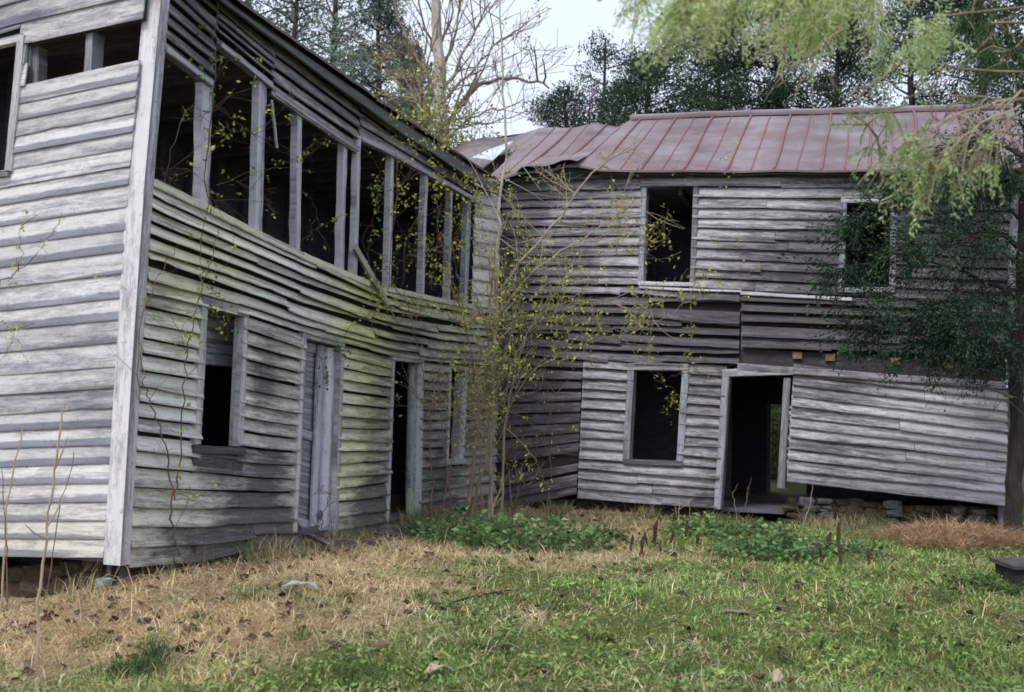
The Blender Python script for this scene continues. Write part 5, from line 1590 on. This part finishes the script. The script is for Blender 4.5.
random.seed(31)
Yc = 12.7
cb = at(1012, 530, 13.1); cb[2] = gz(cb[0], cb[1]); Yc = cb[1]
r = empty('cedar_tree', cb); tag(r, 'dark green cedar standing against the right corner of the far wing', 'tree')
mb = MB()
stem(mb, [cb - np.array([0, 0, .1]), at(1014, 480, Yc), at(1018, 380, Yc), at(1022, 260, Yc), at(1030, 120, Yc), at(1034, -40, Yc)], .115, .05, 5, 9, .012)
mb.build('trunk', M['bark'], r)
y0 = Yc
cedar_limbs(r, [
    [(1020, 300, y0), (980, 280, y0 - .3), (930, 262, y0 - .5), (870, 262, y0 - .6), (832, 270, y0 - .6)],
    [(1018, 330, y0), (985, 325, y0 - .2), (940, 318, y0 - .5), (890, 322, y0 - .7), (858, 326, y0 - .7)],
    [(1022, 250, y0), (990, 230, y0 - .4), (940, 215, y0 - .6), (890, 212, y0 - .8), (852, 216, y0 - .8)],
    [(1016, 352, y0), (980, 350, y0 - .5), (945, 342, y0 - .8), (905, 350, y0 - .9)],
    [(1024, 220, y0), (985, 195, y0 - .3), (945, 190, y0 - .5), (905, 195, y0 - .6)],
    [(1020, 290, y0), (970, 300, y0 - .8), (925, 300, y0 - 1.0), (885, 300, y0 - 1.1)],
    [(1022, 270, y0), (985, 240, y0 - .9), (945, 240, y0 - 1.2), (905, 245, y0 - 1.3)],
    [(1018, 340, y0), (1000, 345, y0 - .6), (975, 335, y0 - .9), (955, 330, y0 - 1.0)],
    [(1026, 200, y0), (1000, 170, y0 - .3), (970, 175, y0 - .4)], [(1028, 160, y0), (990, 140, y0 + .3), (950, 150, y0 + .3)],
    [(1022, 280, y0), (1060, 250, y0 - .2), (1110, 245, y0 - .2)], [(1026, 180, y0), (1070, 150, y0), (1120, 150, y0)], [(1020, 320, y0), (1060, 310, y0 - .3), (1100, 320, y0 - .3)],
], 14, (.026, .06, .032), (.055, .10, .05), .055, .10, .20, .50, 54, 'bark', r0=.03, skip=.15)
dead = MB()
for pxs in ([(1019, 345, y0), (985, 340, y0 - .3), (960, 320, y0 - .3), (935, 325, y0 - .4)], [(1016, 372, y0), (980, 355, y0 - .3), (950, 365, y0 - .4), (900, 362, y0 - .5)], [(1020, 310, y0), (990, 305, y0 - .2), (965, 292, y0 - .3), (945, 298, y0 - .4)], [(1014, 400, y0), (990, 385, y0 - .2), (970, 352, y0 - .3)]):
    P = stem(dead, [at(*q) for q in pxs], .022, .005, 5, 5, .02)
    for j in range(6):
        k = random.randint(3, len(P) - 1); tube(dead, [P[k], P[k] + rng.normal(size=3) * .12, P[k] + rng.normal(size=3) * .2], [.006, .004, .002], 4)
dead.build('dead_limbs', M['bark_tan'], r)

# ================================================================== near cedar, trunk outside the frame at right, sprays hang into view
random.seed(41)
tb = np.array([4.9, 5.2, gz(4.9, 5.2)])
r = empty('cedar_tree', tb); tag(r, 'nearer cedar whose pale yellow-green sprays hang in at the top right', 'tree')
mb = MB()
stem(mb, [tb - np.array([0, 0, .1]), tb + np.array([.05, 0, 2]), tb + np.array([-.05, .05, 4]), tb + np.array([0, 0, 7.5])], .17, .05, 6, 9, .012)
mb.build('trunk', M['bark'], r)
def T(z): return tuple(tb + np.array([0, 0, z]))
def limb_from(z, pxs):
    return [None, z, pxs]
PALE, PALE2 = (.42, .47, .22), (.52, .52, .27)
mbL = MB(); C, D, S, K = [], [], [], []
def hang(z, pxs, twn, tl, ln, r0=.008, kind=0, skip=.35, droop=.55, cl=.045, sp=1.0):
    pts = [np.array(T(z))] + [at(*q) for q in pxs]
    P = stem(mbL, pts, r0, .003, 6, 5, .022)
    for j in range(twn):
        k = random.randint(int(len(P) * skip), len(P) - 1); t = norm(P[k] - P[max(k - 1, 0)])
        d = norm(t * .7 + rng.normal(size=3) * .4 - np.array([0, 0, droop * random.uniform(.4, 1.2)]))
        q = [P[k]]; L = tl * random.uniform(.4, 1.2)
        for w in range(4):
            d = norm(d + rng.normal(size=3) * .1 - np.array([0, 0, droop * .3])); q.append(q[-1] + d * L / 4)
        tube(mbL, q, [.004, .0032, .0026, .002, .0014], 4)
        tone = (.62 + .75 * float(vnoise(np.array([q[2][0] * 1.0 + q[2][2]]), np.array([q[2][1] + q[2][2] * .7]), 5.0, 91)[0])) * random.uniform(.8, 1.2)
        nrm = norm(np.cross(d, rng.normal(size=3)))
        sid = norm(np.cross(nrm, d))
        for w in np.linspace(.12, 1, ln * 2):
            i0 = min(3, int(w * 4)); pos = q[i0] + (q[i0 + 1] - q[i0]) * (w * 4 - i0)
            for sg in (-1, 1):
                bl = L * .42 * (1.12 - w * .8) * random.uniform(.6, 1.25)
                bd = norm(d * .8 + sid * sg * .9 + rng.normal(size=3) * .16 - np.array([0, 0, droop * .25]))
                m = max(2, int(bl / .016))
                for z in range(m):
                    f = (z + .5) / m
                    C.append(pos + bd * bl * f + rng.normal(size=3) * .004); D.append(bd + rng.normal(size=3) * .35); S.append(tone); K.append(kind)
# band of pale sprays along the top
hang(4.6, [(960, -40, 4.6), (880, -35, 4.4), (800, -28, 4.3), (720, -25, 4.2), (640, -20, 4.1)], 120, .30, 5, kind=0, skip=.3, droop=.55)
hang(4.4, [(960, -15, 4.9), (890, -10, 4.7), (830, 5, 4.6), (790, 22, 4.5)], 40, .28, 5, kind=0, skip=.55)
hang(4.7, [(940, -60, 4.3), (840, -50, 4.0), (740, -30, 3.9), (690, 0, 3.85)], 70, .27, 5, kind=0, skip=.4)
hang(4.2, [(985, 12, 4.9), (940, 20, 4.8), (905, 35, 4.7)], 26, .26, 5, kind=1, skip=.5)
# the low branch with dead grey twigs and green tips
hang(3.4, [(1010, 95, 4.7), (965, 105, 4.6), (925, 128, 4.5), (895, 150, 4.45)], 22, .26, 3, kind=2, skip=.66, droop=.45)
hang(3.3, [(1010, 118, 4.7), (970, 130, 4.6), (940, 150, 4.5), (925, 170, 4.5)], 20, .24, 3, kind=2, skip=.6, droop=.45)
hang(3.5, [(1000, 70, 4.9), (930, 85, 4.7), (880, 120, 4.6), (872, 150, 4.6)], 15, .2, 3, kind=2, skip=.66, droop=.4)
hang(3.3, [(1015, 130, 4.8), (995, 145, 4.7), (980, 165, 4.6)], 16, .2, 3, kind=2, skip=.5, droop=.5)
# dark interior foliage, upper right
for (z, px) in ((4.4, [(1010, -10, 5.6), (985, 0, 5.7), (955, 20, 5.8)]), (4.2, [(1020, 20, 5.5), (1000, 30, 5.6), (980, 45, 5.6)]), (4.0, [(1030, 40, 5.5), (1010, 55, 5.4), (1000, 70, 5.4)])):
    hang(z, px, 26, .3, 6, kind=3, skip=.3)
mbL.build('limbs', M['bark_tan'], r)
C = np.array(C); D = np.array(D); S = np.array(S)[:, None]; K = np.array(K)
col = np.zeros((len(C), 3))
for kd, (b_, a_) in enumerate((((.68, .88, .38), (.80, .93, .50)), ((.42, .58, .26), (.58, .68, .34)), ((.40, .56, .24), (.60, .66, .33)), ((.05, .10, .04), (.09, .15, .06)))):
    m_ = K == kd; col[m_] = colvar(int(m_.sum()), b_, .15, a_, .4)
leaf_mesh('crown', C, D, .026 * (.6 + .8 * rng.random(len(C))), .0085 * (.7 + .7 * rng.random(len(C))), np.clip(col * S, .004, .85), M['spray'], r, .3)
# dead bare twigs of the low branch
mb = MB()
for pxs in ([(1024, 92, 4.6), (990, 105, 4.55), (950, 118, 4.5), (915, 140, 4.5), (890, 165, 4.5)], [(1020, 105, 4.6), (985, 122, 4.5), (955, 145, 4.5), (940, 165, 4.5)], [(1020, 112, 4.6), (1000, 128, 4.6), (985, 150, 4.6)], [(900, 62, 4.5), (875, 82, 4.5), (848, 96, 4.5)], [(845, 28, 4.3), (822, 45, 4.3), (800, 62, 4.3), (790, 70, 4.3)], [(815, 50, 4.3), (812, 68, 4.3), (808, 80, 4.3)]):
    P = stem(mb, [at(*q) for q in pxs], .006, .002, 5, 5, .008)
    for j in range(24 if pxs[0][0] > 1000 else 5):
        k = random.randint(2, len(P) - 1); t = norm(P[k] - P[k - 1]); d = norm(t + rng.normal(size=3) * .5 - np.array([0, 0, .3]))
        tube(mb, [P[k], P[k] + d * .08, P[k] + d * .13 - np.array([0, 0, .03]), P[k] + d * .17 - np.array([0, 0, .06])], [.003, .0024, .0018, .0012], 4)
mb.build('dead_twigs', M['twig'], r)

# ================================================================== light
w = bpy.data.worlds.new('World'); sc.world = w; w.use_nodes = True
nt = w.node_tree; g = G(nt)
bg = nt.nodes['Background']
SUN_EL, SUN_AZ = math.radians(48), math.radians(215)     # azimuth clockwise from +Y
sky = nt.nodes.new('ShaderNodeTexSky'); sky.sky_type = 'NISHITA'; sky.sun_disc = False
sky.sun_elevation = SUN_EL; sky.sun_rotation = SUN_AZ; sky.dust_density = 4.0; sky.air_density = 1.0; sky.ozone_density = 1.0
hs = g.n('ShaderNodeHueSaturation', ins={'Saturation': .35, 'Color': sky.outputs[0]})
cloud = g.mix(.72, hs.outputs[0], (8.5, 9.4, 11.4))
nt.links.new(cloud, bg.inputs['Color']); bg.inputs['Strength'].default_value = .085
sun = bpy.data.lights.new('sun', 'SUN'); sun.energy = 1.5; sun.angle = math.radians(20); sun.color = (1.0, .96, .9)
so = bpy.data.objects.new('sun', sun); COL.objects.link(so)
sd = Vector((math.sin(SUN_AZ) * math.cos(SUN_EL), math.cos(SUN_AZ) * math.cos(SUN_EL), math.sin(SUN_EL)))
so.rotation_euler = (-sd).to_track_quat('-Z', 'Y').to_euler()
sc.view_settings.view_transform = 'Standard'; sc.view_settings.look = 'None'; sc.view_settings.gamma = 1.0
sc.view_settings.exposure = 0.62
try: sc.view_settings.use_curve_mapping = False
except Exception: pass
sc.render.engine = 'CYCLES'
sc.cycles.use_denoising = True
sc.cycles.max_bounces = 6; sc.cycles.transparent_max_bounces = 4
sc.cycles.pixel_filter_type = 'BLACKMAN_HARRIS'; sc.cycles.filter_width = 1.65
